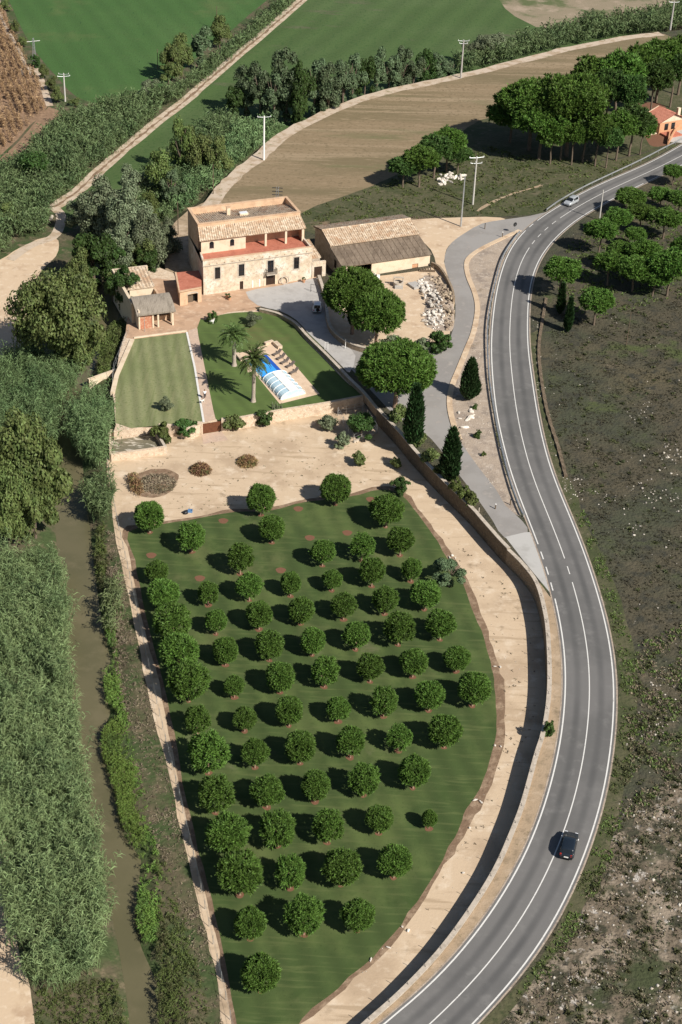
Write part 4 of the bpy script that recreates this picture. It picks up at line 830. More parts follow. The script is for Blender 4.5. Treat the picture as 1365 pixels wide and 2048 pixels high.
reeds('sedge',lp([(208,1450),(238,1430),(262,1480),(270,1560),(280,1640),(300,1700),(285,1720),(248,1660),(236,1600),(216,1530),(202,1490)]),-.6,18,(.4,.9),M['sedge'],10,.5,.07,maxn=10000)
reeds('sedge',lp([(282,1730),(318,1720),(322,1800),(312,1880),(288,1880),(274,1840)]),-.6,16,(.4,.9),M['sedge'],10,.5,.07)
reeds('bank_weeds',lp([(196,1060),(206,1050),(214,1130),(205,1180),(192,1130)]),-.8,10,(.8,1.4),M['weed'],7,.8,.12)
reeds('bank_weeds',lp([(300,1690),(340,1740),(370,1850),(400,1950),(430,2090),(322,2090),(315,2000),(310,1900),(322,1800)]),-.4,9,(.3,.9),M['weed'],9,.45,.08,maxn=10000)
reeds('bank_weeds',lp([(70,1980),(190,1960),(235,1960),(250,2000),(258,2090),(70,2090)]),-.4,9,(.3,.9),M['weed'],9,.45,.08,maxn=10000)
reeds('bank_weeds',lp([(200,680),(228,650),(248,640),(252,660),(232,700),(218,740),(200,755),(196,730)]),-.4,9,(.7,1.4),M['weed'],7,.8,.13)
reeds('dry_weeds',lp([(214,1060),(236,1075),(262,1230),(285,1340),(312,1450),(338,1560),(364,1670),(388,1770),(410,1860),(432,1960),(455,2090),(430,2090),(400,1950),(370,1850),(338,1740),(300,1670),(280,1560),(264,1470),(240,1400),(222,1250),(215,1150)]),-.5,9,(.25,.7),M['dry'],8,.5,.08,maxn=9000)
reeds('maize_crop',lp([(-90,-60),(-10,-10),(20,62),(44,115),(74,164),(92,214),(58,250),(0,306),(-90,370)]),0,2.2,(1.6,2.3),M['corn'],8,.8,.14,maxn=9000,rows=(at(0,28),at(96,210)))
reeds('dry_reed_pile',lp([(258,955),(272,950),(286,985),(276,995),(262,980)]),0,10,(.4,1.),M['straw'],7,.9,.12)
def tufts(name,poly,dens,size,mat,upper=True,nb=6,maxn=30000,z=0.,hh=1.):
    X,Y=scatter(poly,dens); n=min(len(X),maxn); X,Y=X[:n],Y[:n]
    # clumped
    k=(np.sin(X*.8+np.sin(Y*.5)*2)+np.sin(Y*.9+np.sin(X*.6)*2)+rng.normal(0,.8,n))>-.2; X,Y=X[k],Y[k]; n=len(X)
    z0=uz(X,Y) if upper else np.full(n,z); s=rng.uniform(size[0],size[1],n)
    i=np.repeat(np.arange(n),nb); D=unit(n*nb); D[:,2]=np.abs(D[:,2])*hh+.25; D/=np.linalg.norm(D,axis=1)[:,None]
    B=np.c_[X,Y,z0][i]+unit(n*nb)*np.array((.35,.35,0))*s[i][:,None]
    V,Fq=leaves(B,D,s[i]*rng.uniform(.6,1.2,n*nb),s[i]*.4,.5); return structure(link(name,npmesh(name,V,Fq,mat)),'stuff')
EAST=upts([(1100,700),(1110,620),(1180,640),(1500,560),(1500,1300),(1290,1330),(1270,1260),(1210,1120),(1140,950),(1112,880),(1095,780)])
tufts('heath_scrub',EAST,5.,(.12,.3),M['heathp'],nb=6,maxn=40000)
tufts('heath_scrub',upts([(1270,1300),(1500,1250),(1500,2100),(980,2100),(1040,1990),(1100,1910),(1150,1835),(1190,1760),(1220,1680),(1245,1580),(1262,1480),(1268,1380)]),9.,(.1,.28),M['heathp'],nb=6,maxn=40000)
tufts('roadside_grass_tufts',upts([(1242,1414),(1234,1500),(1216,1600),(1190,1690),(1160,1770),(1128,1845),(1085,1915),(1030,1990),(1070,1990),(1130,1910),(1180,1820),(1220,1730),(1250,1620),(1268,1500),(1275,1400),(1262,1280),(1230,1180),(1195,1080),(1160,1000),(1144,1010),(1176,1090),(1200,1166),(1224,1240),(1240,1330)]),9.,(.15,.4),M['weed'],nb=6,maxn=14000)
tufts('scrub_tufts',upts([(600,428),(740,378),(905,305),(985,295),(1100,320),(1290,320),(1180,372),(1100,415),(1060,428),(950,432),(820,438),(640,465)]),1.6,(.25,.6),M['weed'],nb=5,maxn=14000)
tufts('heath_scrub',upts([(1110,600),(1130,500),(1190,440),(1300,380),(1500,320),(1500,560),(1180,640)]),2.,(.25,.6),M['weed'],nb=5,maxn=9000)
def pebbles(name,poly,dens,size,mat,upper=True,maxn=4000,z=0.):
    X,Y=scatter(poly,dens); n=min(len(X),maxn); X,Y=X[:n],Y[:n]; k=(np.sin(X*.5+np.sin(Y*.3)*2)+np.sin(Y*.43+X*.1)+rng.normal(0,.7,n))>.3; X,Y=X[k],Y[k]; n=len(X)
    z0=uz(X,Y) if upper else np.full(n,z); s=rng.uniform(size[0],size[1],n)*rng.uniform(.5,1,n)
    O=np.array([(1,0,0),(-1,0,0),(0,1,0),(0,-1,0),(0,0,.7),(0,0,-.5),(.6,.6,.35),(-.6,-.6,.35)])[:6]
    V=np.c_[X,Y,z0][:,None,:]+O[None]*s[:,None,None]*rng.uniform(.6,1.3,(n,6,3)); V=V.reshape(-1,3)
    T=np.array([(0,2,4),(2,1,4),(1,3,4),(3,0,4),(2,0,5),(1,2,5),(3,1,5),(0,3,5)]); Fq=(np.arange(n)[:,None,None]*6+T[None]).reshape(-1,3)
    return structure(link(name,npmesh(name,V,Fq,mat)),'stuff')
pebbles('stones',EAST,.1,(.08,.25),M['stones'])
pebbles('stones',upts([(1262,1400),(1500,1180),(1500,2100),(980,2100),(1060,1990),(1130,1900),(1200,1780),(1235,1640)]),2.2,(.06,.3),M['stones'],maxn=10000)
pebbles('stones',upts([(1036,470),(1008,520),(990,570),(977,640),(974,700),(978,760),(988,830),(1002,900),(1022,975),(985,985),(958,938),(930,898),(912,860),(906,766),(938,693),(957,626),(952,585),(940,530),(966,500)]),1.6,(.05,.22),M['stones'])
pebbles('stones',pts([(820,985),(900,1080),(1000,1120),(1060,1200),(1080,1330),(1075,1450),(1030,1600),(960,1720),(860,1860),(740,1960),(690,1980),(800,1850),(905,1700),(985,1540),(1010,1440),(1000,1330),(950,1180),(880,1060)],0),.5,(.04,.14),M['stones'],False)
# ================================================================== BUILDINGS
def frame(o,ang,skew=None):
    ca,sa=math.cos(ang),math.sin(ang)
    def f(x,y,z): return (o[0]+x*ca-y*sa,o[1]+x*sa+y*ca,z)
    return f
def holes(mb,f,x0,x1,z0,z1,H,dep=.25,y=0.):
    """front wall (facing -y) with rectangular openings H and their reveals"""
    xs=sorted({x0,x1,*[h[0] for h in H],*[h[1] for h in H]}); zs=sorted({z0,z1,*[h[2] for h in H],*[h[3] for h in H]})
    for i in range(len(xs)-1):
        for j in range(len(zs)-1):
            cx,cz=(xs[i]+xs[i+1])/2,(zs[j]+zs[j+1])/2
            if any(h[0]<cx<h[1] and h[2]<cz<h[3] for h in H): continue
            mb.quad(f(xs[i],y,zs[j]),f(xs[i+1],y,zs[j]),f(xs[i+1],y,zs[j+1]),f(xs[i],y,zs[j+1]))
    for a,b,c,d in H:
        mb.quad(f(a,y,c),f(a,y+dep,c),f(a,y+dep,d),f(a,y,d)); mb.quad(f(b,y+dep,c),f(b,y,c),f(b,y,d),f(b,y+dep,d))
        mb.quad(f(a,y,d),f(a,y+dep,d),f(b,y+dep,d),f(b,y,d)); mb.quad(f(a,y+dep,c),f(a,y,c),f(b,y,c),f(b,y+dep,c))
    return mb
def corr(a,b,c,d,pitch=.46,amp=.15,thick=.12,sub=6,jit=.02):
    """barrel-tile roof: a,b along the eave, d,c along the top; ridges run up the slope"""
    a,b,c,d=[np.array(p,float) for p in (a,b,c,d)]; n=max(2,int(np.linalg.norm(b-a)/pitch)); nu=n*sub; nv=max(2,int(np.linalg.norm(d-a)/.5))
    nm=np.cross(b-a,d-a); nm/=np.linalg.norm(nm)
    V=[]
    for j in range(nv+1):
        v=j/nv
        for i in range(nu+1):
            u=i/nu; p=(a*(1-u)+b*u)*(1-v)+(d*(1-u)+c*u)*v
            V.append(p+nm*(amp*(.5+.5*math.cos(2*PI*i/sub))+.012*math.sin(i//sub*7.3+j*2.1)+(.02 if j%2 else 0)))
    Fs=[(j*(nu+1)+i,j*(nu+1)+i+1,(j+1)*(nu+1)+i+1,(j+1)*(nu+1)+i) for j in range(nv) for i in range(nu)]
    n0=len(V)
    low_=[a-nm*thick,b-nm*thick,c-nm*thick,d-nm*thick]; V+=low_
    Fs+=[(n0+3,n0+2,n0+1,n0),tuple(range(0,nu+1))[::-1]+(n0,n0+1)]
    mb=MB(); mb.add(V,Fs); return mb
def window(f,x0,x1,z0,z1,par,y=.12,mat='darkwood',bars=2):
    fr=MB(); w=.09
    fr.box(x0,x0+w,y-.05,y+.05,z0,z1,f); fr.box(x1-w,x1,y-.05,y+.05,z0,z1,f); fr.box(x0+w,x1-w,y-.05,y+.05,z1-w,z1,f); fr.box(x0+w,x1-w,y-.05,y+.05,z0,z0+w,f)
    fr.box((x0+x1)/2-.03,(x0+x1)/2+.03,y-.045,y+.045,z0+w,z1-w,f)
    for k in range(1,bars+1): z=z0+(z1-z0)*k/(bars+1); fr.box(x0+w,x1-w,y-.04,y+.04,z-.025,z+.025,f)
    o=fr.build('window',M[mat],par); V=MB().box(x0+w,x1-w,y+.01,y+.03,z0+w,z1-w,f)
    g=V.build('pane',M['glass'],None); 
    me=g.data; 
    base=np.array(par.location); co=np.empty(len(me.vertices)*3,np.float32); me.vertices.foreach_get('co',co); co=co.reshape(-1,3)-base; me.vertices.foreach_set('co',co.ravel().astype(np.float32)); g.parent=o
    return o
def sub(o,par,grand):
    """parent o (built in world coordinates) two levels down"""
    me=o.data; base=np.array(grand.location); co=np.empty(len(me.vertices)*3,np.float32); me.vertices.foreach_get('co',co); co=co.reshape(-1,3)-base; me.vertices.foreach_set('co',co.ravel().astype(np.float32)); o.parent=par; return o
# ---- farmhouse
HA=math.radians(23.44); hf0=frame((-28.68,280.57),HA)
def xl(y): return float(np.interp(y,(0,4,7.6,16),(0,.75,1.4,1.97)))
def xr(y): return 22.58+.03*y
def hf(x,y,z): # the plan narrows slightly to the back
    return hf0(xl(max(y,0))+(xr(max(y,0))-xl(max(y,0)))*x/22.58 if y>0 else x,y,z)
ZP=9.13; ZF=8.43; ZT=13.43
fh=thing('farmhouse','big old stone farmhouse with red roof terrace, tiled roofs and arched loggia','farmhouse',hf0(0,0,0)[:2]+(0,))
WH=[(2.36,3.42,4.91,7.38),(7.23,8.38,4.85,7.37),(13.25,14.49,4.82,7.36),(18.76,19.86,4.8,7.33),(7.46,8.19,1.6,3.75),(12.9,14.83,1.48,4.36)]
mb=MB(); holes(mb,hf,0,22.58,-.5,8.0,WH,.3)
D=16.
for (xa,ya),(xb,yb) in (((22.58,0),(22.58,D)),((22.58,D),(0,D)),((0,D),(0,0))): mb.quad(hf(xa,ya,-.5),hf(xb,yb,-.5),hf(xb,yb,8.0),hf(xa,ya,8.0))
mb.build('stone_wall',M['stone'],fh)
mb=MB(); mb.box(-.06,22.64,-.06,.34,8.0,ZP,hf); mb.box(-.05,.3,.34,4.6,8.0,ZP-.25,hf); mb.box(22.28,22.64,.34,4.9,8.0,ZP-.1,hf); mb.build('parapet',M['stone'],fh)
MB().box(-.14,22.72,-.16,-.063,7.93,8.06,hf).build('cornice',M['cope'],fh)
MB().box(-.1,22.68,-.1,.38,ZP,ZP+.07,hf).build('parapet_coping',M['ochre'],fh)
MB().box(.3,22.28,.34,7.4,ZF-.15,ZF,hf).build('terrace_floor',M['terra'],fh)
mb=MB(); YW=4.75
ah=[(2.02,2.95,9.35,10.5),(6.4,7.3,9.35,10.5)]
holes(mb,hf,.25,9.75,ZF,11.35,ah,.3,YW); mb.quad(hf(9.75,YW,ZF),hf(9.75,7.4,ZF),hf(9.75,7.4,11.4),hf(9.75,YW,11.4)); mb.build('attic_wall',M['plaster'],fh)
for a,b,c,d in ah:
    P=[(a,c),(b,c)]+[((a+b)/2+(b-a)/2*math.cos(t),d-.12+(b-a)/2*math.sin(t)*.8) for t in np.linspace(0,PI,9)]
    mb=MB(); mb.add([hf(x,YW-.02,z) for x,z in P]+[hf(x,YW+.2,z) for x,z in P],[tuple(range(len(P)))[::1]]+[(i,(i+1)%len(P),len(P)+(i+1)%len(P),len(P)+i) for i in range(len(P))]); mb.build('arched_window',M['glass'],fh)
    mb=MB(); mb.box(a-.08,b+.08,YW-.05,YW,c-.12,c-.0,hf); mb.build('window_sill',M['cope'],fh)
mb=MB(); mb.quad(hf(9.75,7.38,ZF),hf(22.5,7.38,ZF),hf(22.5,7.38,12.7),hf(9.75,7.38,12.7)); mb.box(22.2,22.55,YW,7.35,ZF,11.6,hf); mb.build('loggia_wall',M['ochre'],fh)
for x in (14.05,18.45,22.15): MB().box(x-.22,x+.22,YW-.25,YW+.2,ZF,11.25,hf).build('loggia_pillar',M['plaster'],fh)
MB().box(9.7,22.5,YW-.2,YW+.15,11.12,11.3,hf).build('eave_beam',M['wood'],fh)
corr(hf(-.1,4.3,11.28),hf(22.75,4.3,11.28),hf(22.62,7.5,12.72),hf(0,7.5,12.72)).build('lean_to_roof',M['tile'],fh)
mb=MB()
mb.box(0,22.58,7.5,7.95,8.0,ZT,hf); mb.box(0,22.58,15.55,16.,8.0,ZT,hf); mb.box(0,.45,7.95,15.55,8.0,ZT,hf); mb.box(22.13,22.58,7.95,15.55,8.0,ZT,hf)
mb.build('upper_wall',M['ochre'],fh)
mb=MB(); mb.box(-.08,22.66,7.42,8.0,ZT,ZT+.08,hf); mb.box(-.08,22.66,15.5,16.08,ZT,ZT+.08,hf); mb.box(-.08,.5,8.0,15.5,ZT,ZT+.08,hf); mb.box(22.08,22.66,8.0,15.5,ZT,ZT+.08,hf); mb.build('upper_coping',M['ochre'],fh)
corr(hf(.45,7.95,13.28),hf(22.13,7.95,13.28),hf(22.13,15.55,12.1),hf(.45,15.55,12.1)).build('upper_roof',M['oldtile'],fh)
MB().box(0,22.58,7.5,7.52,12.68,12.84,lambda x,y,z:hf(x,y-.06,z)).build('flashing',M['plaster'],fh)
mb=MB(); mb.box(7.6,8.35,11.8,12.4,12.3,14.3,hf); ch=mb.build('chimney',M['plaster'],fh); sub(MB().box(7.5,8.45,11.7,12.5,14.3,14.42,hf).build('chimney_cap',M['ochre']),ch,fh)
mb=MB(); mb.box(10.0,11.9,10.2,11.5,12.6,13.35,hf); sl=mb.build('skylight',M['plaster'],fh); sub(MB().box(10.12,11.78,10.32,11.38,13.35,13.4,hf).build('pane',M['lamp']),sl,fh)
for (a,b,c,d) in WH[:4]: window(hf,a,b,c,d,fh,.2)
for (a,b,c,d) in WH[:4]:
    mb=MB(); mb.box(a-.22,a,-.03,.02,c-.2,d+.2,hf); mb.box(b,b+.22,-.03,.02,c-.2,d+.2,hf); mb.box(a,b,-.03,.02,d,d+.22,hf); mb.box(a,b,-.05,.02,c-.2,c,hf); mb.build('window_surround',M['cope'],fh)
dr=MB().box(12.9,14.83,.2,.28,1.0,4.36,hf).build('front_door',M['darkwood'],fh); sub(MB().box(13.84,13.88,.17,.2,1.5,4.3,hf).build('door_joint',M['iron']),dr,fh)
mb=MB(); mb.box(12.5,12.9,-.06,.02,1.2,4.75,hf); mb.box(14.83,15.23,-.06,.02,1.2,4.75,hf); mb.box(12.9,14.83,-.06,.02,4.36,4.75,hf); mb.build('door_surround',M['plaster'],fh)
MB().box(7.46,8.19,.2,.28,1.0,3.75,hf).build('side_door',M['darkwood'],fh)
mb=MB(); mb.box(12.75,15.0,-1.0,-.02,4.62,4.80,hf); bc=mb.build('balcony',M['cope'],fh)
mb=MB()
for x in np.linspace(12.8,14.95,13): mb.box(x-.015,x+.015,-.97,-.94,4.8,5.75,hf)
for x in (12.8,14.95):
    for y in np.linspace(-.9,-.1,5): mb.box(x-.015,x+.015,y-.015,y+.015,4.8,5.75,hf)
mb.box(12.78,14.97,-.98,-.93,5.75,5.8,hf); mb.box(12.78,12.83,-.93,-.03,5.75,5.8,hf); mb.box(14.92,14.97,-.93,-.03,5.75,5.8,hf); sub(mb.build('railing',M['iron']),bc,fh)
mb=MB()
for x,z0,z1 in ((10.05,1.6,3.6),(11.5,1.7,3.7)): mb.box(x,x+.22,-.04,.01,z0,z1,hf)
mb.build('whitewash_strip',M['white'],fh)
mb=MB()
for k in range(14): mb.box(1.2+k*1.55,1.32+k*1.55,-.3,-.07,8.32,8.42,hf)
mb.build('roof_spout',M['ochre'],fh)
# doorstep, wheel and flower pots against the facade
structure(MB().box(12.6,15.1,-2.0,-.05,1.2,1.75,lambda x,y,z:hf(x,y,z+.3)).build('door_ramp',M['plaster']))
# ---- gateway between farmhouse and barn
gw=thing('gateway_wall','small stone wall with a dark arched gate between farmhouse and barn','wall',hf0(22.6,.3,2)[:2]+(2.2,))
gh=[(23.2,24.9,2.0,4.6)]
mb=MB(); holes(mb,hf0,22.75,25.7,1.6,5.6,gh,.4,.2); mb.quad(hf0(22.75,.2,5.6),hf0(25.7,.2,5.6),hf0(25.7,.7,5.6),hf0(22.75,.7,5.6)); mb.quad(hf0(25.7,.7,1.6),hf0(22.75,.7,1.6),hf0(22.75,.7,5.6),hf0(25.7,.7,5.6)); mb.quad(hf0(25.7,.2,1.6),hf0(25.7,.7,1.6),hf0(25.7,.7,5.6),hf0(25.7,.2,5.6)); mb.build('wall_face',M['stone'],gw)
MB().box(23.2,24.9,.4,.5,1.8,4.6,hf0).build('gate_leaf',M['darkwood'],gw)
corr(hf0(22.85,.9,6.2),hf0(24.9,.9,6.2),hf0(24.6,7,7.6),hf0(22.95,7,7.6)).build('side_roof',M['tile'],gw)
MB().box(22.9,24.7,.95,6.9,1.6,6.1,hf0).build('side_room_wall',M['greystone'],gw)
# ---- barn
BA=math.radians(24.29); bf=frame((-1.81,289.22),BA); BL=19.35
bn=thing('barn','long low barn with old tiled roof above a brown sheet roof and open bay','barn',bf(0,0,0)[:2]+(0,))
BH=[(2.87,6.41,1.5,5.05),(15.43,16.78,2.08,3.66)]
mb=MB(); holes(mb,bf,0,BL,1.0,5.3,BH,.3); mb.quad(bf(.1,6,1),bf(BL-.1,6,1),bf(BL-.1,6,5.4),bf(.1,6,5.4)); mb.build('front_wall',M['plaster'],bn)
mb=MB(); zz=1.0
for x in (0,BL):
    P=[(0,1.0),(14.6,1.0),(14.6,7.8),(10.5,8.65),(6.0,7.25),(6.0,6.8),(0,5.3)]
    mb.add([bf(x,y,z) for y,z in P],[tuple(range(7)) if x else tuple(range(6,-1,-1))])
mb.quad(bf(BL,14.6,1),bf(0,14.6,1),bf(0,14.6,7.8),bf(BL,14.6,7.8)); mb.quad(bf(0,6.0,6.8),bf(BL,6.0,6.8),bf(BL,6.0,7.3),bf(0,6.0,7.3)); mb.build('gable_wall',M['greystone'],bn)
mb=MB(); o_=.35
lo0,lo1=bf(-.25,-o_,5.38),bf(BL+.2,-o_,5.38); hi0,hi1=bf(-.25,6.1,6.98),bf(BL+.2,6.1,6.98)
corr(lo0,lo1,hi1,hi0,.2,.04,.08,4).build('sheet_roof',M['fibre'],bn)
mb=MB()
for k in range(1,16):
    x=BL*k/16; a=np.array(bf(x,-o_,5.38+.06)); b=np.array(bf(x,6.1,7.04)); mb.box(0,1,-.03,.03,0,.02,lambda s,y,z:tuple(a+(b-a)*s+np.array((y*math.cos(BA),y*math.sin(BA),z))))
mb.build('sheet_joint',M['wood'],bn)
corr(bf(-.3,5.75,7.32),bf(BL+.25,5.75,7.32),bf(BL+.2,10.5,8.86),bf(-.3,10.5,8.86)).build('front_roof',M['tile'],bn)
corr(bf(BL+.2,14.9,7.95),bf(-.3,14.9,7.95),bf(-.3,10.5,8.86),bf(BL+.2,10.5,8.86)).build('rear_roof',M['oldtile'],bn)
MB().tube([bf(-.3,10.5,8.9),bf(BL+.2,10.5,8.9)],.16,8).build('ridge_tiles',M['tile'],bn)
MB().box(-.25,BL+.2,6.08,6.0,6.95,7.12,bf).build('wall_flashing',M['plaster'],bn)
MB().box(15.43,16.78,.16,.24,2.08,3.66,bf).build('bricked_door',M['orange'],bn)
window(lambda x,y,z:bf(y,6.0-x+.0,z),2.0,2.9,3.6,5.2,bn,-.04)
MB().box(6.35,6.55,-.02,.35,1.5,5.05,bf).build('bay_pillar',M['plaster'],bn)
# ---- outbuildings beside the river
of=frame((-39.3,264.3),math.radians(21.5)); EZ=5.2
sh=thing('open_shelter','open fronted shelter with a grey thatched roof and brick end','shelter',of(0,0,LZ))
mb=MB(); mb.box(.15,.45,.1,4.2,.5,EZ+.5,of); mb.box(6.7,7.0,1.5,4.2,LZ-.3,EZ+.6,of); mb.box(.45,6.7,3.9,4.2,LZ-.3,EZ+.9,of); mb.build('side_wall',M['plaster'],sh)
MB().box(.45,2.7,.25,.5,.9,EZ-.15,of).build('brick_wall',M['brick'],sh)
for x in (2.9,3.9,6.7): MB().box(x-.16,x+.16,.1,.42,LZ-.2,EZ-.05,of).build('post',M['plaster'],sh)
mb=MB(); mb.box(3.1,6.6,2.7,3.2,LZ-.1,LZ+1.0,of); mb.build('bench',M['ochre'],sh)
mb=MB(); nsl=14
for k in range(nsl):
    a,b=k/nsl,(k+1)/nsl; z=lambda t:EZ-.1+1.55*math.sin(t*PI/2); y=lambda t:-.3+4.8*t
    mb.add([of(-.25,y(a),z(a)),of(7.2,y(a),z(a)),of(7.2,y(b),z(b)),of(-.25,y(b),z(b)),of(-.25,y(a),z(a)-.3),of(7.2,y(a),z(a)-.3),of(7.2,y(b),z(b)-.3),of(-.25,y(b),z(b)-.3)],[(0,1,2,3),(7,6,5,4),(0,3,7,4),(1,5,6,2)]+([(0,4,5,1)] if k==0 else []))
mb.build('thatched_roof',M['thatch'],sh)
ts=thing('tiled_shed','small tiled shed within a walled court behind the thatched shelter','shed',of(0,4.5,LZ))
mb=MB(); mb.box(-.45,.1,3.0,19.0,-.8,6.0,of); mb.box(.1,6.6,18.4,19.0,0,6.0,of); mb.box(.1,1.2,11.2,11.5,LZ-.2,3.6,of); mb.box(1.2,5.9,11.2,11.5,LZ-.2,4.9,of); mb.build('court_wall',M['plaster'],ts)
mb=MB(); mb.box(5.9,6.3,6.,18.4,LZ-.2,4.6,of); mb.build('side_wall',M['ochre'],ts)
corr(of(.05,11.,5.0),of(6.1,11.,5.0),of(6.1,18.4,6.1),of(.05,18.4,6.1),.62,.14).build('tiled_roof',M['tile'],ts)
MB().box(.25,1.1,11.15,11.2,LZ,3.4,of).build('door',M['darkwood'],ts)
structure(MB().box(.1,5.9,4.3,11.1,LZ-.25,LZ-.0,of).build('court_floor',M['patio']))
an=thing('terrace_annex','annex with flat red tiled terrace and a dark arched doorway against the farmhouse','annex',at(360,600,LZ))
A1,A2,A3,A4=[np.array(p) for p in ((-32.7,275.3,0),(-28.75,277.6,0),(-29.6,285.6,0),(-34.4,284.0,0))]
def qf(u,v,z): p=(A1*(1-u)+A2*u)*(1-v)+(A4*(1-u)+A3*u)*v; return (p[0],p[1],z)
mb=MB(); holes(mb,qf,0,1,.6,4.85,[(.36,.82,1.2,3.9)],.1)
mb.quad(qf(0,1,.6),qf(0,0,.6),qf(0,0,4.85),qf(0,1,4.85)); mb.quad(qf(1,1,.6),qf(0,1,.6),qf(0,1,4.85),qf(1,1,4.85)); mb.build('annex_wall',M['ochre'],an)
MB().box(.02,1,.03,1,4.7,4.88,qf).build('terrace_floor',M['terra'],an)
mb=MB(); mb.box(-.05,1.0,-.03,.03,4.85,5.0,qf); mb.box(-.05,.02,.03,1,4.85,5.0,qf); mb.build('terrace_kerb',M['ochre'],an)
MB().box(.3,.88,.13,.15,1.2,4.2,qf).build('painted_interior_shade',M['dark'],an); MB().box(.36,.6,.09,.1,1.2,3.7,qf).build('door_leaf',M['wood'],an)  # near-black panel paints the shade inside the doorway
mb=MB(); P=[(.33,3.62)]+[(.59+.26*math.cos(t),3.62+.5*math.sin(t)) for t in np.linspace(PI,0,9)]+[(.85,3.62)]
mb.add([qf(x,-.01,z) for x,z in P]+[qf(x,-.01,z+.28) for x,z in P],[(i,i+1,len(P)+i+1,len(P)+i) for i in range(len(P)-1)]); mb.build('door_arch',M['cope'],an)
# ---- villa far right
vb=np.array(up(1320,258)); vf=frame((70.3,377.6),math.radians(-62)); vz=uz(72,380)
vl=thing('villa','small orange villa with a new red tiled roof beside the pine grove','villa',(vb[0],vb[1],vz))
q0=at(1290,231,vz+3.0); q1=at(1320,246,vz+3.0); ux_=(q1-q0)[:2]; Lv=np.linalg.norm(ux_); va=math.atan2(ux_[1],ux_[0]); vf=frame((q0[0],q0[1]),va); Dv=4.3
mb=MB(); mb.box(.1,Lv-.1,.25,Dv*2-.3,-.4,2.9,lambda x,y,z:vf(x,y,z+vz)); mb.build('villa_wall',M['orange'],vl)
mb=MB()
for x in (0.1,Lv-.1): mb.add([vf(x,.25,vz+2.9),vf(x,Dv,vz+4.6),vf(x,Dv*2-.3,vz+2.9)],[(0,1,2)])
mb.build('gable',M['plaster'],vl)
corr(vf(-.2,-.2,vz+2.95),vf(Lv+.25,-.2,vz+2.95),vf(Lv+.25,Dv,vz+4.75),vf(-.2,Dv,vz+4.75),.4,.06).build('roof',M['redroof'],vl)
corr(vf(Lv+.25,Dv*2,vz+2.95),vf(-.2,Dv*2,vz+2.95),vf(-.2,Dv,vz+4.75),vf(Lv+.25,Dv,vz+4.75),.4,.06).build('roof',M['redroof'],vl)
MB().box(-.35,-.18,-.3,Dv,0,.18,lambda x,y,z:vf(x,y,vz+2.95+z+1.8*max(0,min(y,Dv))/Dv)).build('verge',M['plaster'],vl)
MB().box(Lv-.9,Lv-.2,Dv+1.2,Dv+2.,vz+3.8,vz+5.9,vf).build('chimney',M['plaster'],vl)
for y0 in (1.8,3.9):
    w_=MB().box(0,.06,y0,y0+1.1,vz+.9,vz+2.5,lambda x,y,z:vf(Lv-.09+x,y,z)).build('window',M['glass'],vl)
MB().box(1.0,Lv-.6,-2.4,.2,vz-.1,vz+.25,vf).build('porch',M['plaster'],vl)
MB().box(Lv+.1,Lv+3.2,.5,5,vz-.2,vz+.5,vf).build('red_terrace',M['terra'],vl)
tw2=thing('villa_garden_wall','orange garden wall of the villa beside its pale drive','wall',(vb[0]+6,vb[1],vz))
for (a,b) in (((1336,290),(1352,262)),((1336,290),(1340,268)),((1352,262),(1366,250))):
    p,q_=up(*a),up(*b); wallrun(MB(),np.array([p,(p+q_)/2,q_]),.3,vz-.4,vz+1.1).build('wall_face',M['orange'],tw2)
ups('villa_drive',[(1338,284),(1352,264),(1366,252),(1400,240),(1420,256),(1366,286)],G['concrete'],.03,0)
# ---- stone water tank at the edge of the sandy lot
P4=[at(219,862,1.3),at(306,850,1.3),at(331,893,1.3),at(222,908,1.3)]
tk_=thing('water_tank','square stone water tank holding green water at the river edge of the lot','water tank',P4[3][:2].tolist()+[0])
for i,(th,mt_) in enumerate(((1.0,'pinkwall'),(.45,'cope'),(.55,'pinkwall'),(.4,'pinkwall'))):
    a,b=P4[i],P4[(i+1)%4]; wallrun(MB(),np.array([a,(a+b)/2,b]),th,-.3+.002*i,1.3+.003*i).build('tank_wall',M[mt_],tk_)
G['tankw']=layered('green_tank_water',(.16,.145,.1),[((.46,.42,.35),.6,.52,.6,(1,2.5,1),.5)],rough=.3)
mb=MB(); c0=sum(P4)/4; mb.add([(p[0]*.97+c0[0]*.03,p[1]*.97+c0[1]*.03,.2) for p in P4],[(3,2,1,0)]); mb.build('tank_water',G['tankw'],tk_)

# ================================================================== POOL
fr_,nr_,nl_=at(533.5,709.7,LZ),at(607.5,787.5,LZ),at(564,799,LZ); fl_=fr_+(nl_-nr_)
e_=(nr_-fr_); PLn=np.linalg.norm(e_); e_/=PLn; wv=(fl_-fr_); PW=np.linalg.norm(wv[:2]); wv/=PW
def pf(u,v,z): p=fr_+e_*u+wv*v; return (p[0],p[1],LZ+z)   # u along (to camera), v across (to the left)
po=thing('swimming_pool','rectangular blue swimming pool partly under a clear arched cover','swimming pool',pf(0,0,0))
MB().box(0,PLn,0,PW,.021,.05,pf).build('water',M['poolw'],po)
mb=MB(); mb.box(-.35,0,-.35,PW+.35,.02,.075,pf); mb.box(PLn,PLn+.35,-.35,PW+.35,.02,.075,pf); mb.box(0,PLn,-.35,0,.02,.075,pf); mb.box(0,PLn,PW,PW+.35,.02,.075,pf); mb.build('coping',M['plaster'],po)
MB().box(.0,PLn*.5,.0,.75,.0505,.056,pf).build('dark_edge_strip',M['pooldark'],po)  # darker blue strip laid over the water along the right edge
u0=PLn*.53; en=thing('pool_enclosure','white framed arched pool cover with clear panels over the near half of the pool','pool cover',pf(u0,0,0))
ne=5; arc=[(t,) for t in np.linspace(0,PI,13)]
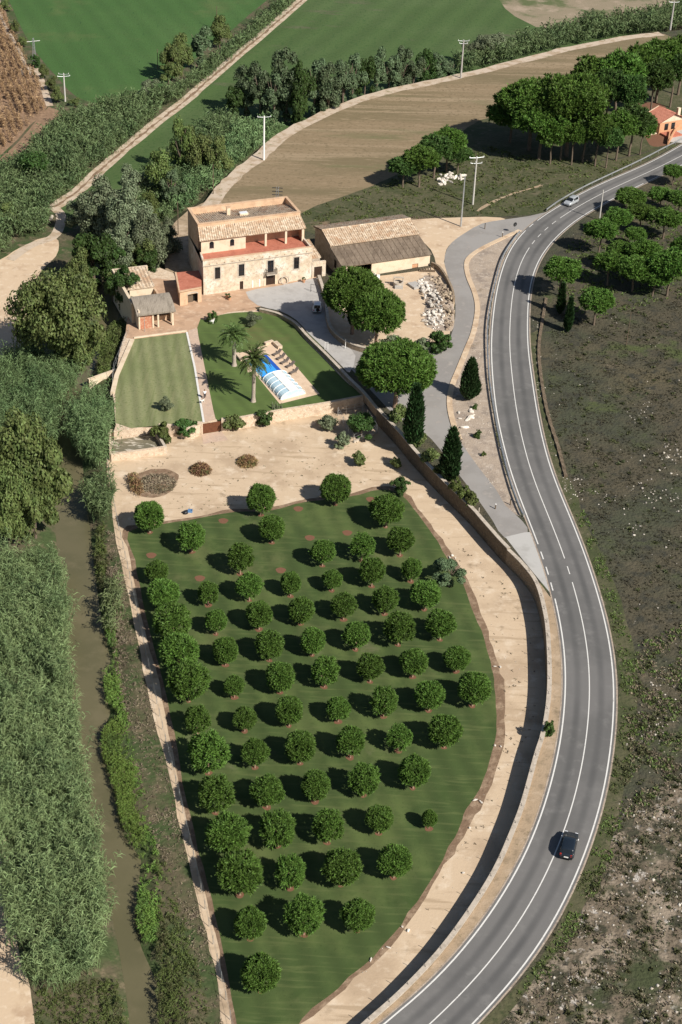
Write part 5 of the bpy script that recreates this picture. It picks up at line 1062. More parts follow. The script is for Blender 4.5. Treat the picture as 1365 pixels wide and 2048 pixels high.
def arcp(u,t,sc=1.,k=0): return pf(u,PW/2+(PW/2+.25)*sc*math.cos(t),.06+(1.25-.04*k)*sc*math.sin(t)**.8)
us=np.linspace(u0,PLn+.15,ne+1)
for k in range(ne):
    for (ta,tb) in ((0,5),(5,8),(8,12)):
        mb=MB()
        for q in range(ta,tb): t0,t1=arc[q][0],arc[q+1][0]; mb.quad(arcp(us[k],t0),arcp(us[k],t1),arcp(us[k+1],t1),arcp(us[k+1],t0))
        mb.build('clear_or_glare_panel',M['poly'] if (ta!=5) else M['white'],en)  # ridge panels are white: glare painted on, the side panels are clear
mb=MB()
for u in us:
    mb.tube([arcp(u,t[0],1.02) for t in arc],.055,6)
for t in (0.02,arc[5][0],arc[8][0],PI-.02): mb.tube([arcp(u,t,1.02) for u in (us[0],us[-1])],.06,6)
mb.build('frame',M['white'],en)
mb=MB(); pv=[arcp(us[-1],t[0],.98) for t in arc]; mb.add(pv,[tuple(range(len(pv)))]); ep=mb.build('end_panel',M['poly'],en)
mb=MB()
for t in (.75,PI-.75): p=arcp(us[-1],t); mb.tube([(p[0],p[1],LZ+.05),p],.05,5)
a,b=arcp(us[-1],0.02),arcp(us[-1],PI-.02); mb.tube([a,b],.06,5); mb.build('end_bar',M['white'],en)
# loungers
def lounger():
    t=thing('sun_lounger','','sun lounger'); f=lambda x,y,z:(x,y,z)
    MB().box(-.32,.32,-1.0,.35,.28,.36).build('seat',M['lounge'],t)
    mb=MB(); mb.add([(-.32,.35,.28),(.32,.35,.28),(.32,.95,.78),(-.32,.95,.78),(-.32,.35,.36),(.32,.35,.36),(.32,.92,.85),(-.32,.92,.85)],[(0,3,2,1),(4,5,6,7),(0,1,5,4),(2,3,7,6),(1,2,6,5),(0,4,7,3)]); mb.build('backrest',M['lounge'],t)
    for x in (-.28,.28):
        for y in (-.9,.3): MB().box(x-.03,x+.03,y-.03,y+.03,0,.28).build('leg',M['iron'],t)
    return [t,False]
lo=lounger()
for i,(x,y) in enumerate(((745,465),(778,500),(812,536),(858,567),(889,622))):
    p=at(380+x/4.266,600+y/4.266,LZ+.02); va_=at(380+(x+42)/4.266,600+(y-18)/4.266,LZ)-at(380+x/4.266,600+y/4.266,LZ); rz=math.atan2(va_[1],va_[0])-PI/2
    place(lo,p,rz,(1,1.,1),['dark sun lounger nearest the stone bench, farthest along the pool','dark sun lounger, second from the stone bench','dark sun lounger in the middle of the poolside row','dark sun lounger, second from the pool cover end','dark sun lounger beside the pool cover, nearest the camera'][i],'loungers beside the pool','sun lounger')
def stone_block(name,label,cat,a,b,th,h,z,mat):
    p,q_=at(*a,z),at(*b,z); o=wallrun(MB(),np.array([p,(p+q_)/2,q_]),th,z-.1,z+h).build(name,mat,None,False,True); tag(o,label,cat); return o
stone_block('stone_bench','pale stone bench block at the far corner of the pool terrace','bench',(550,688),(561,698),.9,.6,LZ,M['pinkwall'])
stone_block('stone_bench','low pale stone bench along the far edge of the pool terrace','bench',(530,690),(546,685),.6,.5,LZ,M['pinkwall'])
stone_block('stone_bench','pale stone bench under the shorter palm at the left end of the terrace','bench',(474,710),(484,722),.7,.5,LZ,M['pinkwall'])

# garden gate with pillars and ramp
a,b=at(405.5,868,0),at(443,862,0); gt=thing('garden_gate','wide solid brown steel gate between two stone pillars','gate',a)
wallrun(MB(),np.array([a,(a+b)/2,b]),.08,.05,hgt(a,848)).build('gate_leaf',M['gate'],gt)
for p in (a,b):
    d=(b-a)/np.linalg.norm(b-a); c=p-d*.45 if p is a else p+d*.45; MB().box(c[0]-.4,c[0]+.4,c[1]-.4,c[1]+.4,-.2,2.3).build('gate_pillar',M['pinkwall'],gt)
structure(MB().add([at(404,869,.03),at(444,863,.03),at(457,880,.03),at(407,888,.03)],[(3,2,1,0)]).build('gate_ramp',G['path']))

# ================================================================== VEHICLES
def car(name,label,col,L,Wd,H,prof,belt,glass,loc,rz,tail_up=False,spare=False):
    """prof: list of (x, z) from rear bumper over the roof to front bumper, x forward"""
    t=thing(name,label,'car',loc)
    def hw_(z,x): 
        k=1-.16*max(0,(z-belt)/(H-belt)); e=1-.22*max(0,(abs(x)-L*.36)/(L*.14))**2
        return Wd/2*k*e
    top=prof; V=[];Fs=[]
    P=[(x,z) for x,z in prof]; n=len(P)
    zb=.28
    rows=[]
    for x,z in P:
        w=hw_(z,x); wb=hw_(belt,x); zz=min(belt,z)
        row=[(x,-wb*.94,zb),(x,-wb,zb+.22),(x,-hw_(zz,x),zz),(x,-w*.96,z-.02 if z>belt else z),(x,-w*.7,z+.03),(x,0,z+.05),(x,w*.7,z+.03),(x,w*.96,z-.02 if z>belt else z),(x,hw_(zz,x),zz),(x,wb,zb+.22),(x,wb*.94,zb)]
        rows.append(row)
    m_=11
    for r in rows: V+=r
    for i in range(n-1):
        for j in range(m_-1): Fs.append((i*m_+j,(i+1)*m_+j,(i+1)*m_+j+1,i*m_+j+1))
        Fs.append((i*m_+m_-1,(i+1)*m_+m_-1,(i+1)*m_,i*m_))
    Fs.append(tuple(range(m_))); Fs.append(tuple((n-1)*m_+k for k in range(m_-1,-1,-1)))
    mb=MB(); mb.add(V,Fs); body=link('body',npmesh('body',mb.v,mb.f,col,True),t)
    bmesh_fix(body)
    def strip_(name_,i0,i1,j0,j1,off=.012,mat=M['glass'],sx=.06):
        mb=MB()
        for j in range(j0,j1):
            q_=[np.array(rows[i0][j]),np.array(rows[i0][j+1]),np.array(rows[i1][j+1]),np.array(rows[i1][j])]
            nm=np.cross(q_[1]-q_[0],q_[3]-q_[0]); nm/=np.linalg.norm(nm)+1e-9; c=sum(q_)/4
            if nm@(c-np.array((0,0,H*.5)))<0: nm=-nm
            q_=[c+(p-c)*(.9 if j1-j0==1 else .97)+nm*off for p in q_]; mb.quad(*q_)
        return link(name_,npmesh(name_,mb.v,mb.f,mat),t)
    for nm_,a,b in glass:
        if nm_=='side':
            strip_('side_window',a,b,2,3); strip_('side_window',a,b,7,8)
        else: strip_(nm_,a,b,3,7)
    wx=L*.30; R=.31 if H<1.7 else .36
    for sx in (-wx,wx):
        for sy in (-1,1):
            y=sy*(Wd/2-.06)
            w=MB().tube([(sx,y-sy*.18,R),(sx,y+sy*.03,R)],R,18).build('wheel',M['tyre'],None); w.parent=t
            r_=MB().tube([(sx,y+sy*.03,R),(sx,y+sy*.045,R)],R*.62,14).build('rim',M['rim'],None); r_.parent=w
    fx,rx=P[-1][0],P[0][0]
    for sy in (-1,1):
        y=sy*Wd*.34
        MB().box(fx-.16,fx+.0,y-.17,y+.17,.58,.72).build('headlight',M['lamp'],None).parent=t
        MB().box(rx-.02,rx+.1,y-.05,y+.16*1,.72,.98).build('tail_light',M['tail'],None).parent=t
        MB().box(L*.14,L*.18,sy*Wd*.5-.02,sy*(Wd*.5+.14),belt,belt+.13).build('mirror',M['white'] if col is M['navy'] else col,None).parent=t
    MB().box(rx-.05,rx+.02,-Wd*.4,Wd*.4,.34,.5).build('bumper',M['iron'],None).parent=t
    MB().box(rx-.055,rx+.005,-.26,.26,.52,.64).build('number_plate',M['white'],None).parent=t
    if spare: MB().tube([(rx-.02,-.1,.95),(rx-.2,-.1,.95)],.34,18).build('spare_wheel',M['tyre'],None).parent=t
    t.rotation_euler=(0,0,rz)
    return t
def bmesh_fix(o):
    import bmesh
    b=bmesh.new(); b.from_mesh(o.data); bmesh.ops.recalc_face_normals(b,faces=b.faces); b.to_mesh(o.data); b.free()
def heading(a,b): p,q_=up(*a),up(*b); return math.atan2(q_[1]-p[1],q_[0]-p[0])
mpv=[(-2.0,.5),(-2.02,.85),(-1.93,1.0),(-1.72,1.5),(-1.4,1.6),(-.3,1.62),(.35,1.52),(1.15,1.02),(1.75,.86),(2.02,.62),(2.05,.4)]
hat=[(-2.05,.5),(-2.08,.9),(-1.95,1.0),(-1.7,1.42),(-1.35,1.52),(-.2,1.53),(.4,1.43),(1.15,1.0),(1.85,.85),(2.1,.6),(2.12,.4)]
p=up(1137,1697,.03); car('hatchback_car','dark blue hatchback driving up the near bend of the main road','' or M['navy'],4.2,1.78,1.53,hat,.98,[('windscreen',6,7),('rear_window',2,3),('side',4,5),('side',5,6)],p,heading((1137,1697),(1147,1652)))
p=up(1143,408,.03); car('silver_car','silver compact car coming down the far bend beside the guard rail',M['silver'],4.1,1.72,1.62,mpv,1.02,[('windscreen',6,7),('rear_window',2,3),('side',4,5),('side',5,6)],p,heading((1152,402),(1128,415)))
jp=[(-1.85,.5),(-1.87,1.05),(-1.85,1.15),(-1.72,1.8),(-1.5,1.86),(-.2,1.86),(.25,1.8),(.62,1.18),(1.55,1.08),(1.8,.9),(1.84,.45)]
p=up(634,620,.02); car('off_road_car','white off road car with rear spare wheel parked in the driveway shade',M['wcar'],3.7,1.7,1.86,jp,1.15,[('windscreen',6,7),('rear_window',2,3),('side',4,5),('side',5,6)],p,heading((634,620),(632,585)),spare=True)
# ================================================================== POLES AND SIGNS
def pole(base,topy,label,r=.14,mat='grey',arms=(),z=None,topx=None,cat='utility pole',name='utility_pole',group=None):
    b=up(*base) if z is None else at(base[0],base[1],z); h=hgt(b,topy); t=thing(name,label,cat,b,group)
    MB().tube([(b[0],b[1],b[2]-.3),(b[0],b[1],b[2]+h)],[r,r*.65],8).build('shaft',M[mat],t)
    for (dz,ln,an) in arms:
        ca,sa=math.cos(an)*ln/2,math.sin(an)*ln/2; z_=b[2]+h-dz
        o=MB().tube([(b[0]-ca,b[1]-sa,z_+.12),(b[0],b[1],z_),(b[0]+ca,b[1]+sa,z_+.12)],.06,5).build('crossarm',M['galv'],t)
        for k in (-1,0,1):
            i_=MB().tube([(b[0]+ca*k*.95,b[1]+sa*k*.95,z_+.1),(b[0]+ca*k*.95,b[1]+sa*k*.95,z_+.42)],[.07,.05],6).build('insulator',M['white']); sub(i_,o,t)
    return t
pole((131,203),147,'pale concrete power pole at the corner of the green crop field',.24,'cpole',[(.25,2.6,.1),(.8,3.2,.3)],z=0)
pole((528,320),232,'concrete power pole where the field track passes the reeds',.26,'white',[(.3,3.2,.2)])
pole((922,156),80,'tall wooden power pole on the track at the edge of the poplar belt',.26,'grey',[(.3,3.,.1),(1.0,2.2,.1)])
pole((1341,58),2,'power pole at the far right end of the brown field',.3,'grey',[(.4,3.,.1)])
pole((946,409),314,'tall concrete power pole with crossed arms on the scrub by the junction',.22,'cpole',[(.2,3.4,.3),(.9,3.,1.4),(1.5,2.6,.2)])
pole((922,453),354,'bare grey lamp post on the gravel in front of the junction',.2,'galv')
pole((1199,441),380,'bare pale pole among the young pines right of the road',.17,'cpole')
pole((1253,690),625,'thin dark pole alone on the dark heath',.08,'wood')
for i,(x,b_,t_) in enumerate([(427,388,328),(357,470,403),(316,136,98),(434,38,12)]): pole((x,b_),t_,['thin dark wooden pole by the field track behind the farmhouse','thin dark wooden pole left of the farmhouse among the reeds','thin dark wooden pole on the edge of the green crop field','thin dark wooden pole at the top of the green crop field'][i],.11,'wood')
b=at(70,122,0); h=hgt(b,76); t=thing('lattice_pole','thin grey lattice pole between the maize and the green crop','utility pole',b)
mb=MB()
for sx in (-1,1):
    for sy in (-1,1): mb.tube([(b[0]+sx*.45,b[1]+sy*.45,0),(b[0]+sx*.12,b[1]+sy*.12,h)],.05,4)
for k in range(8):
    z0,z1=h*k/8,h*(k+1)/8; w0,w1=.45-.33*k/8,.45-.33*(k+1)/8
    for sy in (-1,1): mb.tube([(b[0]-w0,b[1]+sy*w0,z0),(b[0]+w1,b[1]+sy*w1,z1)],.03,4); mb.tube([(b[0]+w0,b[1]+sy*w0,z0),(b[0]-w1,b[1]+sy*w1,z1)],.03,4)
mb.build('lattice_mast',M['galv'],t)
MB().tube([(b[0]-1.8,b[1],h*.82),(b[0]+1.8,b[1],h*.82+.5)],.09,5).build('crossarm',M['white'],t)
# lattice transformer mast behind the farmhouse
b=np.array(hf(21.5,19,uz(-10,306))); h=hgt(b,374); t=thing('transformer_mast','steel power mast with stacked arms standing behind the farmhouse roof','utility pole',b)
mb=MB()
for sx in (-1,1):
    for sy in (-1,1): mb.tube([(b[0]+sx*.4,b[1]+sy*.4,b[2]),(b[0]+sx*.2,b[1]+sy*.2,b[2]+h)],.05,4)
for k in range(10):
    z0,z1=b[2]+h*k/10,b[2]+h*(k+1)/10
    for sy in (-1,1): mb.tube([(b[0]-.35,b[1]+sy*.35,z0),(b[0]+.35,b[1]+sy*.35,z1)],.03,4)
mb.build('lattice_mast',M['galv'],t)
for k in range(4): MB().tube([(b[0]-1.1,b[1],b[2]+h-.2-k*.75),(b[0]+1.1,b[1],b[2]+h-.2-k*.75)],.09,5).build('crossarm',M['iron'],t)
# junction sign (seen from behind), marker posts, handrails
b=up(1029,466); h=hgt(b,448); t=thing('road_sign','small round road sign on a post at the lane junction','road sign',b)
MB().tube([(b[0],b[1],b[2]-.2),(b[0],b[1],b[2]+h)],.05,6).build('post',M['galv'],t)
k=(np.array((0.6,-.8,0)));MB().tube([(b[0]-k[0]*.02,b[1]-k[1]*.02,b[2]+h-.1),(b[0]+k[0]*.03,b[1]+k[1]*.03,b[2]+h-.1)],.48,16).build('sign_disc',M['iron'],t)
for i,(x,y,ty,l) in enumerate([(970,458,446,'short dark marker post on the gravel in front of the junction sign'),(1005,475,463,'short dark marker post on the kerb left of the junction sign'),(1021,1010,998,'short dark marker post near the lower end of the guard rail'),(991,1018,1007,'short wooden stub by the lane mouth'),(958,1024,1012,'short pale post on top of the retaining wall')]):
    b=up(x,y); h=max(.8,hgt(b,ty)); t=thing('marker_post',l,'post',b); MB().tube([(b[0],b[1],b[2]-.2),(b[0],b[1],b[2]+h*.8)],[.1,.09],6).build('post',M['wood' if i!=4 else 'cope'],t); MB().tube([(b[0],b[1],b[2]+h*.8),(b[0],b[1],b[2]+h)],[.1,.06],6).build('post_cap',M['white' if i%2 else 'iron'],t)
def rail_(L,label,h,mat='white'):
    P=upts(L); t=thing('hand_rail',label,'railing',P[0])
    MB().tube([(P[0][0],P[0][1],P[0][2]),(P[0][0],P[0][1],P[0][2]+h),(P[1][0],P[1][1],P[1][2]+h),(P[1][0],P[1][1],P[1][2])],.05,6).build('rail',M[mat],t); return t
rail_([(650,699),(656,699)],'white hoop rail on the wall between lawn and driveway',1.5)
rail_([(622,583),(634,586)],'small dark iron gate rail in front of the gateway',1.6,'iron')
b=up(691,697); t=thing('wall_post','white post against the curved yard wall','post',b); MB().tube([(b[0],b[1],b[2]),(b[0],b[1],b[2]+1.9)],.06,6).build('post',M['white'],t); MB().box(b[0]-.3,b[0]+.3,b[1]-.1,b[1]+.1,b[2]-.05,b[2]+.06).build('foot_plate',M['galv'],t)
b=at(290,659,LZ); pole((290,663),634,'thin post with a pale lamp in front of the thatched shelter',.06,'galv',z=LZ,cat='lamp post',name='lamp_post')

# ================================================================== YARD THINGS
# rubble heap: every larger block is its own stone
def stone_mesh(sx,sy,sz,seed,mat,name):
    r0=np.random.default_rng(seed); mb=MB(); n=9
    V=[];Fs=[]
    for j,zc in enumerate((-.5,-.2,.25,.5)):
        k=(.7,1,.95,.6)[j]
        for i in range(n): a=2*PI*i/n; q_=k*(1+r0.normal(0,.12)); V.append((sx*q_*math.cos(a)*.5,sy*q_*math.sin(a)*.5,sz*zc+r0.normal(0,.04)))
    for j in range(3):
        for i in range(n): Fs.append((j*n+i,j*n+(i+1)%n,(j+1)*n+(i+1)%n,(j+1)*n+i))
    Fs+=[tuple(range(n-1,-1,-1)),tuple(3*n+i for i in range(n))]
    return npmesh(name,V,Fs,mat)
WS=[stone_mesh(*d,i,M['rock'],'limestone_block') for i,d in enumerate([(1.5,.5,.45),(1.1,.6,.5),(.9,.8,.5),(1.9,.55,.5),(.7,.6,.45)])]
BS=[stone_mesh(*d,i+20,M['rubble'],'rubble_block') for i,d in enumerate([(.9,.7,.6),(.6,.6,.5),(1.2,.6,.5),(.5,.5,.4)])]
hp=upts([(838,556),(858,548),(880,560),(896,590),(908,620),(907,650),(896,664),(872,660),(850,652),(846,632),(862,622),(850,600),(838,580)])
wp=upts([(836,560),(850,556),(868,580),(884,606),(890,630),(886,656),(866,658),(846,648),(848,632),(864,622),(852,604),(838,582)])
def heapz(x,y):
    c=up(893,605); return max(0,1.1-math.hypot(x-c[0],y-c[1])*.13)
def fill(meshes,poly,n,label,group,cat,lift,sc,name,ang=None):
    X,Y=scatter(poly,3.); k=rng.permutation(len(X))[:n]; P=sorted([(X[i],Y[i]) for i in k],key=lambda p:-p[1])
    for i,(x,y) in enumerate(P):
        o=link(name,meshes[int(rng.integers(len(meshes)))],None,(x,y,uz(x,y)+heapz(x,y)*lift+rng.uniform(.02,.3)))
        o.rotation_euler=(rng.normal(0,.2),rng.normal(0,.2),rng.uniform(0,6.28) if ang is None else rng.normal(ang,.35)); o.scale=(rng.uniform(*sc),)*3
        tag(o,label,cat,group)
hb=np.array(upts([(836,556),(858,546),(882,556),(900,588),(911,620),(910,655),(900,668),(872,664),(846,652),(850,600)]))
# the earth mound they lie on
g0=hb[:,:2]; xs_=np.linspace(g0[:,0].min(),g0[:,0].max(),22); ys_=np.linspace(g0[:,1].min(),g0[:,1].max(),22); Xh,Yh=np.meshgrid(xs_,ys_); 
inn=inpoly(Xh.ravel(),Yh.ravel(),hb); dh=pdist(Xh.ravel(),Yh.ravel(),hb); zh=uz(Xh.ravel(),Yh.ravel())+np.where(inn,np.minimum(.03+dh*.35,1)*np.array([max(.12,heapz(x,y)) for x,y in zip(Xh.ravel(),Yh.ravel())]),-.15)
ii=(np.arange(21)[:,None]*22+np.arange(21)[None]).ravel(); structure(link('rubble_mound_ground',npmesh('rubble_mound_ground',np.c_[Xh.ravel(),Yh.ravel(),zh],np.stack([ii,ii+1,ii+23,ii+22],1),M['gverge'],True)))
fill(WS,wp,150,'white limestone block lying in the pale heap in the dirt yard','white blocks of the rubble heap','stone block',.9,(.45,.95),'limestone_block',-1.0)
fill(BS,upts([(858,547),(880,556),(898,588),(909,620),(908,655),(892,664),(888,630),(872,585)]),120,'brown stone lying in the rubble heap along the lane wall','brown stones of the rubble heap','stone block',1.,(.5,1.),'rubble_stone')
fill(WS,upts([(872,352),(900,345),(928,346),(924,366),(896,370),(876,370)]),34,'white rock beside the loose pines on the brown field','white rocks beside the loose pines','rock',0,(.5,1.4),'white_rock')
for i,(x,y) in enumerate([(920,838),(918,826),(943,824),(946,832),(942,820),(930,856),(1000,897),(945,836),(938,838)]):
    p=up(x,y); o=link('verge_rock',WS[i%5],None,(p[0],p[1],p[2]+.1)); o.rotation_euler=(.1,.1,i*1.3); o.scale=(.5+.3*(i%3),)*3; tag(o,'pale boulder on the stony verge between the kerb and the guard rail','rock','boulders on the stony verge')
for i,(x,y) in enumerate([(990,1334),(1001,1335),(990,1492),(1002,1494),(951,1601),(962,1605),(940,1657),(805,1855),(817,1862),(777,1896),(742,1921),(905,1112),(911,1117),(927,1747),(900,1117)]):
    p=at(x,y,0); o=link('edge_stone',WS[(i*2)%5],None,(p[0],p[1],.12)); o.rotation_euler=(0,0,i*1.7); o.scale=(.32+.08*(i%3),)*3; tag(o,'small white stone set along the curved edge of the orchard lawn','stone','white stones along the orchard edge')
# well with stone surround
b=up(797,572); t=thing('stone_well','small grey stone well with an arched head in the dirt yard','well',b)
mb=MB(); a0=np.linspace(0,2*PI,17)[:-1]
for i in range(16):
    for r0,r1,z0,z1 in ((1.0,1.0,0,.9),(.7,.7,.9,.1)): mb.quad(*[(b[0]+r*math.cos(a),b[1]+r*math.sin(a),b[2]+z) for r,a,z in ((r0,a0[i],z0),(r0,a0[(i+1)%16],z0),(r1,a0[(i+1)%16],z1),(r1,a0[i],z1))])
    mb.quad(*[(b[0]+r*math.cos(a),b[1]+r*math.sin(a),b[2]+.9) for r,a in ((1.0,a0[i]),(1.0,a0[(i+1)%16]),(.7,a0[(i+1)%16]),(.7,a0[i]))])
mb.build('well_ring',M['cope'],t); MB().box(b[0]-.7,b[0]+.9,b[1]-1.5,b[1]-.95,b[2]-.1,b[2]+.55).build('trough',M['grey'],t)
for s_ in (-1,1): MB().tube([(b[0]+s_*.9,b[1]+.1,b[2]),(b[0]+s_*.9,b[1]+.1,b[2]+1.7)],.12,6).build('well_post',M['cope'],t)
MB().box(b[0]-1.05,b[0]+1.05,b[1]-.1,b[1]+.3,b[2]+1.7,b[2]+1.9).build('well_lintel',M['cope'],t)
p=up(830,573); o=MB().box(-.95,.95,-1.3,1.3,0,.45).build('stone_slab',M['grey'],None,False,False); o.location=tuple(p); o.rotation_euler=(0,0,.55); tag(o,'grey blue slab lying at the foot of the white blocks','slab')
p=up(853,545); t=thing('wooden_pallet','wooden slatted pallet leaning at the corner of the barn','pallet',p)
for k in range(6): MB().box(p[0]-1.2+k*.5,p[0]-1.0+k*.5,p[1]-.1+k*.2,p[1]+.9+k*.2,p[2]+.5+k*.02,p[2]+.56+k*.02).build('slat',M['wood'],t)
MB().box(p[0]-1.3,p[0]+1.8,p[1]+.2,p[1]+.35,p[2]-.1,p[2]+.49).build('runner',M['wood'],t)
for i,(x,y) in enumerate([(748,557),(757,559)]):
    p=up(x,y); t=thing('garden_chair',['white plastic chair by the barn bay, left of two','white plastic chair by the barn bay, right of two'][i],'chair',p)
    MB().box(p[0]-.3,p[0]+.3,p[1]-.3,p[1]+.3,p[2]+.4,p[2]+.46).build('seat',M['white'],t); MB().box(p[0]-.3,p[0]+.3,p[1]+.25,p[1]+.31,p[2]+.46,p[2]+1.0).build('backrest',M['white'],t)
    for sx in (-.26,.26):
        for sy in (-.26,.26): MB().box(p[0]+sx-.03,p[0]+sx+.03,p[1]+sy-.03,p[1]+sy+.03,p[2],p[2]+.4).build('leg',M['white'],t)
# heaps on the sandy lot
def heap(x,y,w,h,label,mat,n=1500):
    p=at(x,y,0); r=w/2/pscale(p); a=rng.uniform(0,2*PI,n); q_=np.sqrt(rng.random(n)); C=np.c_[p[0]+r*q_*np.cos(a),p[1]+r*q_*np.sin(a),h*(1-q_**2)*rng.uniform(.7,1.1,n)]
    D=unit(n); D[:,2]=np.abs(D[:,2])*.6; D/=np.linalg.norm(D,axis=1)[:,None]; V1=leaves(C,D,.5,.1,.6)
    t=thing('cuttings_heap',label,'heap',p); V,Fq=V1; link('cuttings',npmesh('cuttings',V-np.array(t.location),Fq,mat),t)
    mb=MB(); 
    for k in range(6): mb.prism([(p[0]+r*(1-k/6)*.95*math.cos(b_),p[1]+r*(1-k/6)*.95*math.sin(b_)) for b_ in np.linspace(0,2*PI,14)[:-1]],-.05,h*(1-(1-k/6)**2)+.02)
    mb.build('heap_core',M['berm'],t)
heap(402,942,40,1.3,'reddish heap of garden cuttings on the sandy lot, left of two',M['straw']); heap(495,926,40,1.2,'reddish heap of garden cuttings on the sandy lot, right of two',M['straw'])
heap(316,968,74,.35,'low dark mat of dry brushwood on the sandy lot by the tank',M['dry'],1500)
# sacks by the orchard edge, bin by the gate, tank pump
p=at(371,1027,0); o=link('sack',WS[2],None,(p[0],p[1],.2)); o.data=o.data.copy(); o.data.materials.clear(); o.data.materials.append(M['iron']); tag(o,'black sack lying on the sand at the top of the orchard','sack')
M['bluep']=layered('blue_plastic',(.1,.22,.42),rough=.5)
p=at(381,1024,0); t=thing('plastic_crate','blue plastic crate beside the black sack','crate',p); MB().box(p[0]-.35,p[0]+.35,p[1]-.25,p[1]+.25,0,.06).build('base',M['bluep'],t)
for a in ((-.35,.35,-.25,-.2),(-.35,.35,.2,.25),(-.35,-.3,-.2,.2),(.3,.35,-.2,.2)): MB().box(p[0]+a[0],p[0]+a[1],p[1]+a[2],p[1]+a[3],.06,.42).build('side',M['bluep'],t)
p=at(394,868,0); o=link('black_bag',WS[4],None,(p[0],p[1],.25)); o.data=bpy.data.objects['sack'].data; o.scale=(1.1,)*3; tag(o,'black rubbish bag left of the garden gate ramp','bag')
p=at(327,902,0); t=thing('water_pump','small white water pump at the corner of the stone tank','pump',p); MB().box(p[0]-.5,p[0]+.5,p[1]-.4,p[1]+.4,-.05,.35).build('pump_base',M['white'],t); MB().tube([(p[0]+.1,p[1],.35),(p[0]+.1,p[1],.95)],.22,10).build('pump_body',M['iron'],t)
# wood pile by the track end
p=at(86,444,0); t=thing('log_pile','little pile of cut pale logs beside the dirt track end','log pile',p)
for k in range(9):
    x,z=p[0]+(k%4-1.5)*.75+(.35 if k>=4 else 0)-(.0 if k<7 else -.3),.35+.6*(k//4); MB().tube([(x,p[1]-1.1,z),(x+.1,p[1]+1.1,z)],.36,9).build('log',M['cope'],t)
# pots and stone wheels along the farmhouse front
for i,(x,y) in enumerate([(455,596),(459,600),(608,565)]):
    p=up(x,y,0) if i==2 else at(x,y,LZ); t=thing('flower_pot',['tall terracotta pot left of the small side door','low terracotta pot beside the tall pot at the house wall','potted plant by the stone ring right of the house door'][i],'plant pot',p)
    MB().tube([(p[0],p[1],p[2]),(p[0],p[1],p[2]+.55)],[.22,.36],10).build('pot',M['orange'],t); V,Fq=lobed(5,200,.5,.4,.16,i+3); link('plant',npmesh('plant',V+np.array((0,0,.5)),Fq,M['dark_l']),t)
for i,(x,y) in enumerate([(570,568),(616,556)]):
    p=up(x,y); ra=[(math.cos(a)*.85,0,.85+math.sin(a)*.85) for a in np.linspace(0,2*PI,19)]
    t=thing('millstone_ring',['stone ring leaning on the facade right of the front door','stone ring leaning on the facade near the gateway'][i],'stone ring',p)
    MB().tube([(p[0]+x_*math.cos(HA),p[1]+x_*math.sin(HA),p[2]+z_) for x_,_,z_ in ra],.11,6,False).build('ring',M['cope'],t)
# planter block under the clipped bush
p=at(424,645,LZ); t=thing('stone_planter','white stone planter holding the clipped bush by the patio','planter',p); MB().tube([(p[0],p[1],LZ-.1),(p[0],p[1],LZ+.9)],[.45,.6],10).build('planter_body',M['white'],t); MB().tube([(p[0],p[1],LZ+.9),(p[0],p[1],LZ+1.0)],[.66,.66],10).build('planter_rim',M['cope'],t)
# fenced square on the lot
P4=[at(676,832,0),at(726,822,0),at(754,866,0),at(708,886,0)]; t=thing('wire_pen','little square wire pen round the dark tree on the sandy lot','fence',P4[0])
for i in range(4):
    for k in range(3):
        p=P4[i]+(P4[(i+1)%4]-P4[i])*k/3; MB().tube([(p[0],p[1],-.1),(p[0],p[1],1.7)],.05,5).build('fence_post',M['galv'],t)
    for z in (.6,1.1,1.65): a,b=P4[i],P4[(i+1)%4]; MB().tube([(a[0],a[1],z),(b[0],b[1],z)],.02,4).build('wire',M['galv'],t)
wallrun(MB(),np.array([P4[2],(P4[2]+P4[3])/2,P4[3]]),.3,-.1,.35).build('base_wall',M['cope'],t)

# ================================================================== PEOPLE AND DOG
def skinned(name,V,E_,R,mat,parent,lv=2):
    me=bpy.data.meshes.new(name); me.from_pydata(V,E_,[]); me.materials.append(mat)
    o=bpy.data.objects.new(name,me); COL.objects.link(o); o.parent=parent
    sk_=o.modifiers.new('skin','SKIN'); me.skin_vertices.new() if not me.skin_vertices else None
    for i,r in enumerate(R): me.skin_vertices[0].data[i].radius=(r,r) if not hasattr(r,'__len__') else r
    me.skin_vertices[0].data[0].use_root=True; sk_.use_smooth_shade=True
    sb=o.modifiers.new('sub','SUBSURF'); sb.levels=lv; sb.render_levels=lv
    return o
p=at(410,797,LZ); pe=thing('person','person walking on the paved path in a white shirt and dark trousers','person',p)
BV={'pel':(0,0,.95),'wa':(0,0,1.12),'ch':(0,.02,1.36),'nk':(0,.02,1.5),'hd':(0,.05,1.62),'ht':(0,.04,1.74),
 'lh':(.1,0,.92),'lk':(.12,.14,.5),'la':(.12,.16,.09),'lt':(.12,.3,.04),'rh':(-.1,0,.92),'rk':(-.11,-.05,.5),'ra':(-.11,-.28,.11),'rt':(-.11,-.16,.04),
 'ls':(.2,.02,1.42),'le':(.28,-.06,1.14),'lw':(.27,.04,.9),'rs':(-.2,.02,1.42),'re':(-.28,.0,1.14),'rw':(-.26,.16,.93)}
BR={'pel':.15,'wa':.14,'ch':.16,'nk':.06,'hd':.1,'ht':.085,'lh':.1,'lk':.065,'la':.04,'lt':.035,'rh':.1,'rk':.065,'ra':.04,'rt':.035,'ls':.07,'le':.045,'lw':.03,'rs':.07,'re':.045,'rw':.03}
BE=[('pel','wa'),('wa','ch'),('ch','nk'),('nk','hd'),('hd','ht'),('pel','lh'),('lh','lk'),('lk','la'),('la','lt'),('pel','rh'),('rh','rk'),('rk','ra'),('ra','rt'),('ch','ls'),('ls','le'),('le','lw'),('ch','rs'),('rs','re'),('re','rw')]
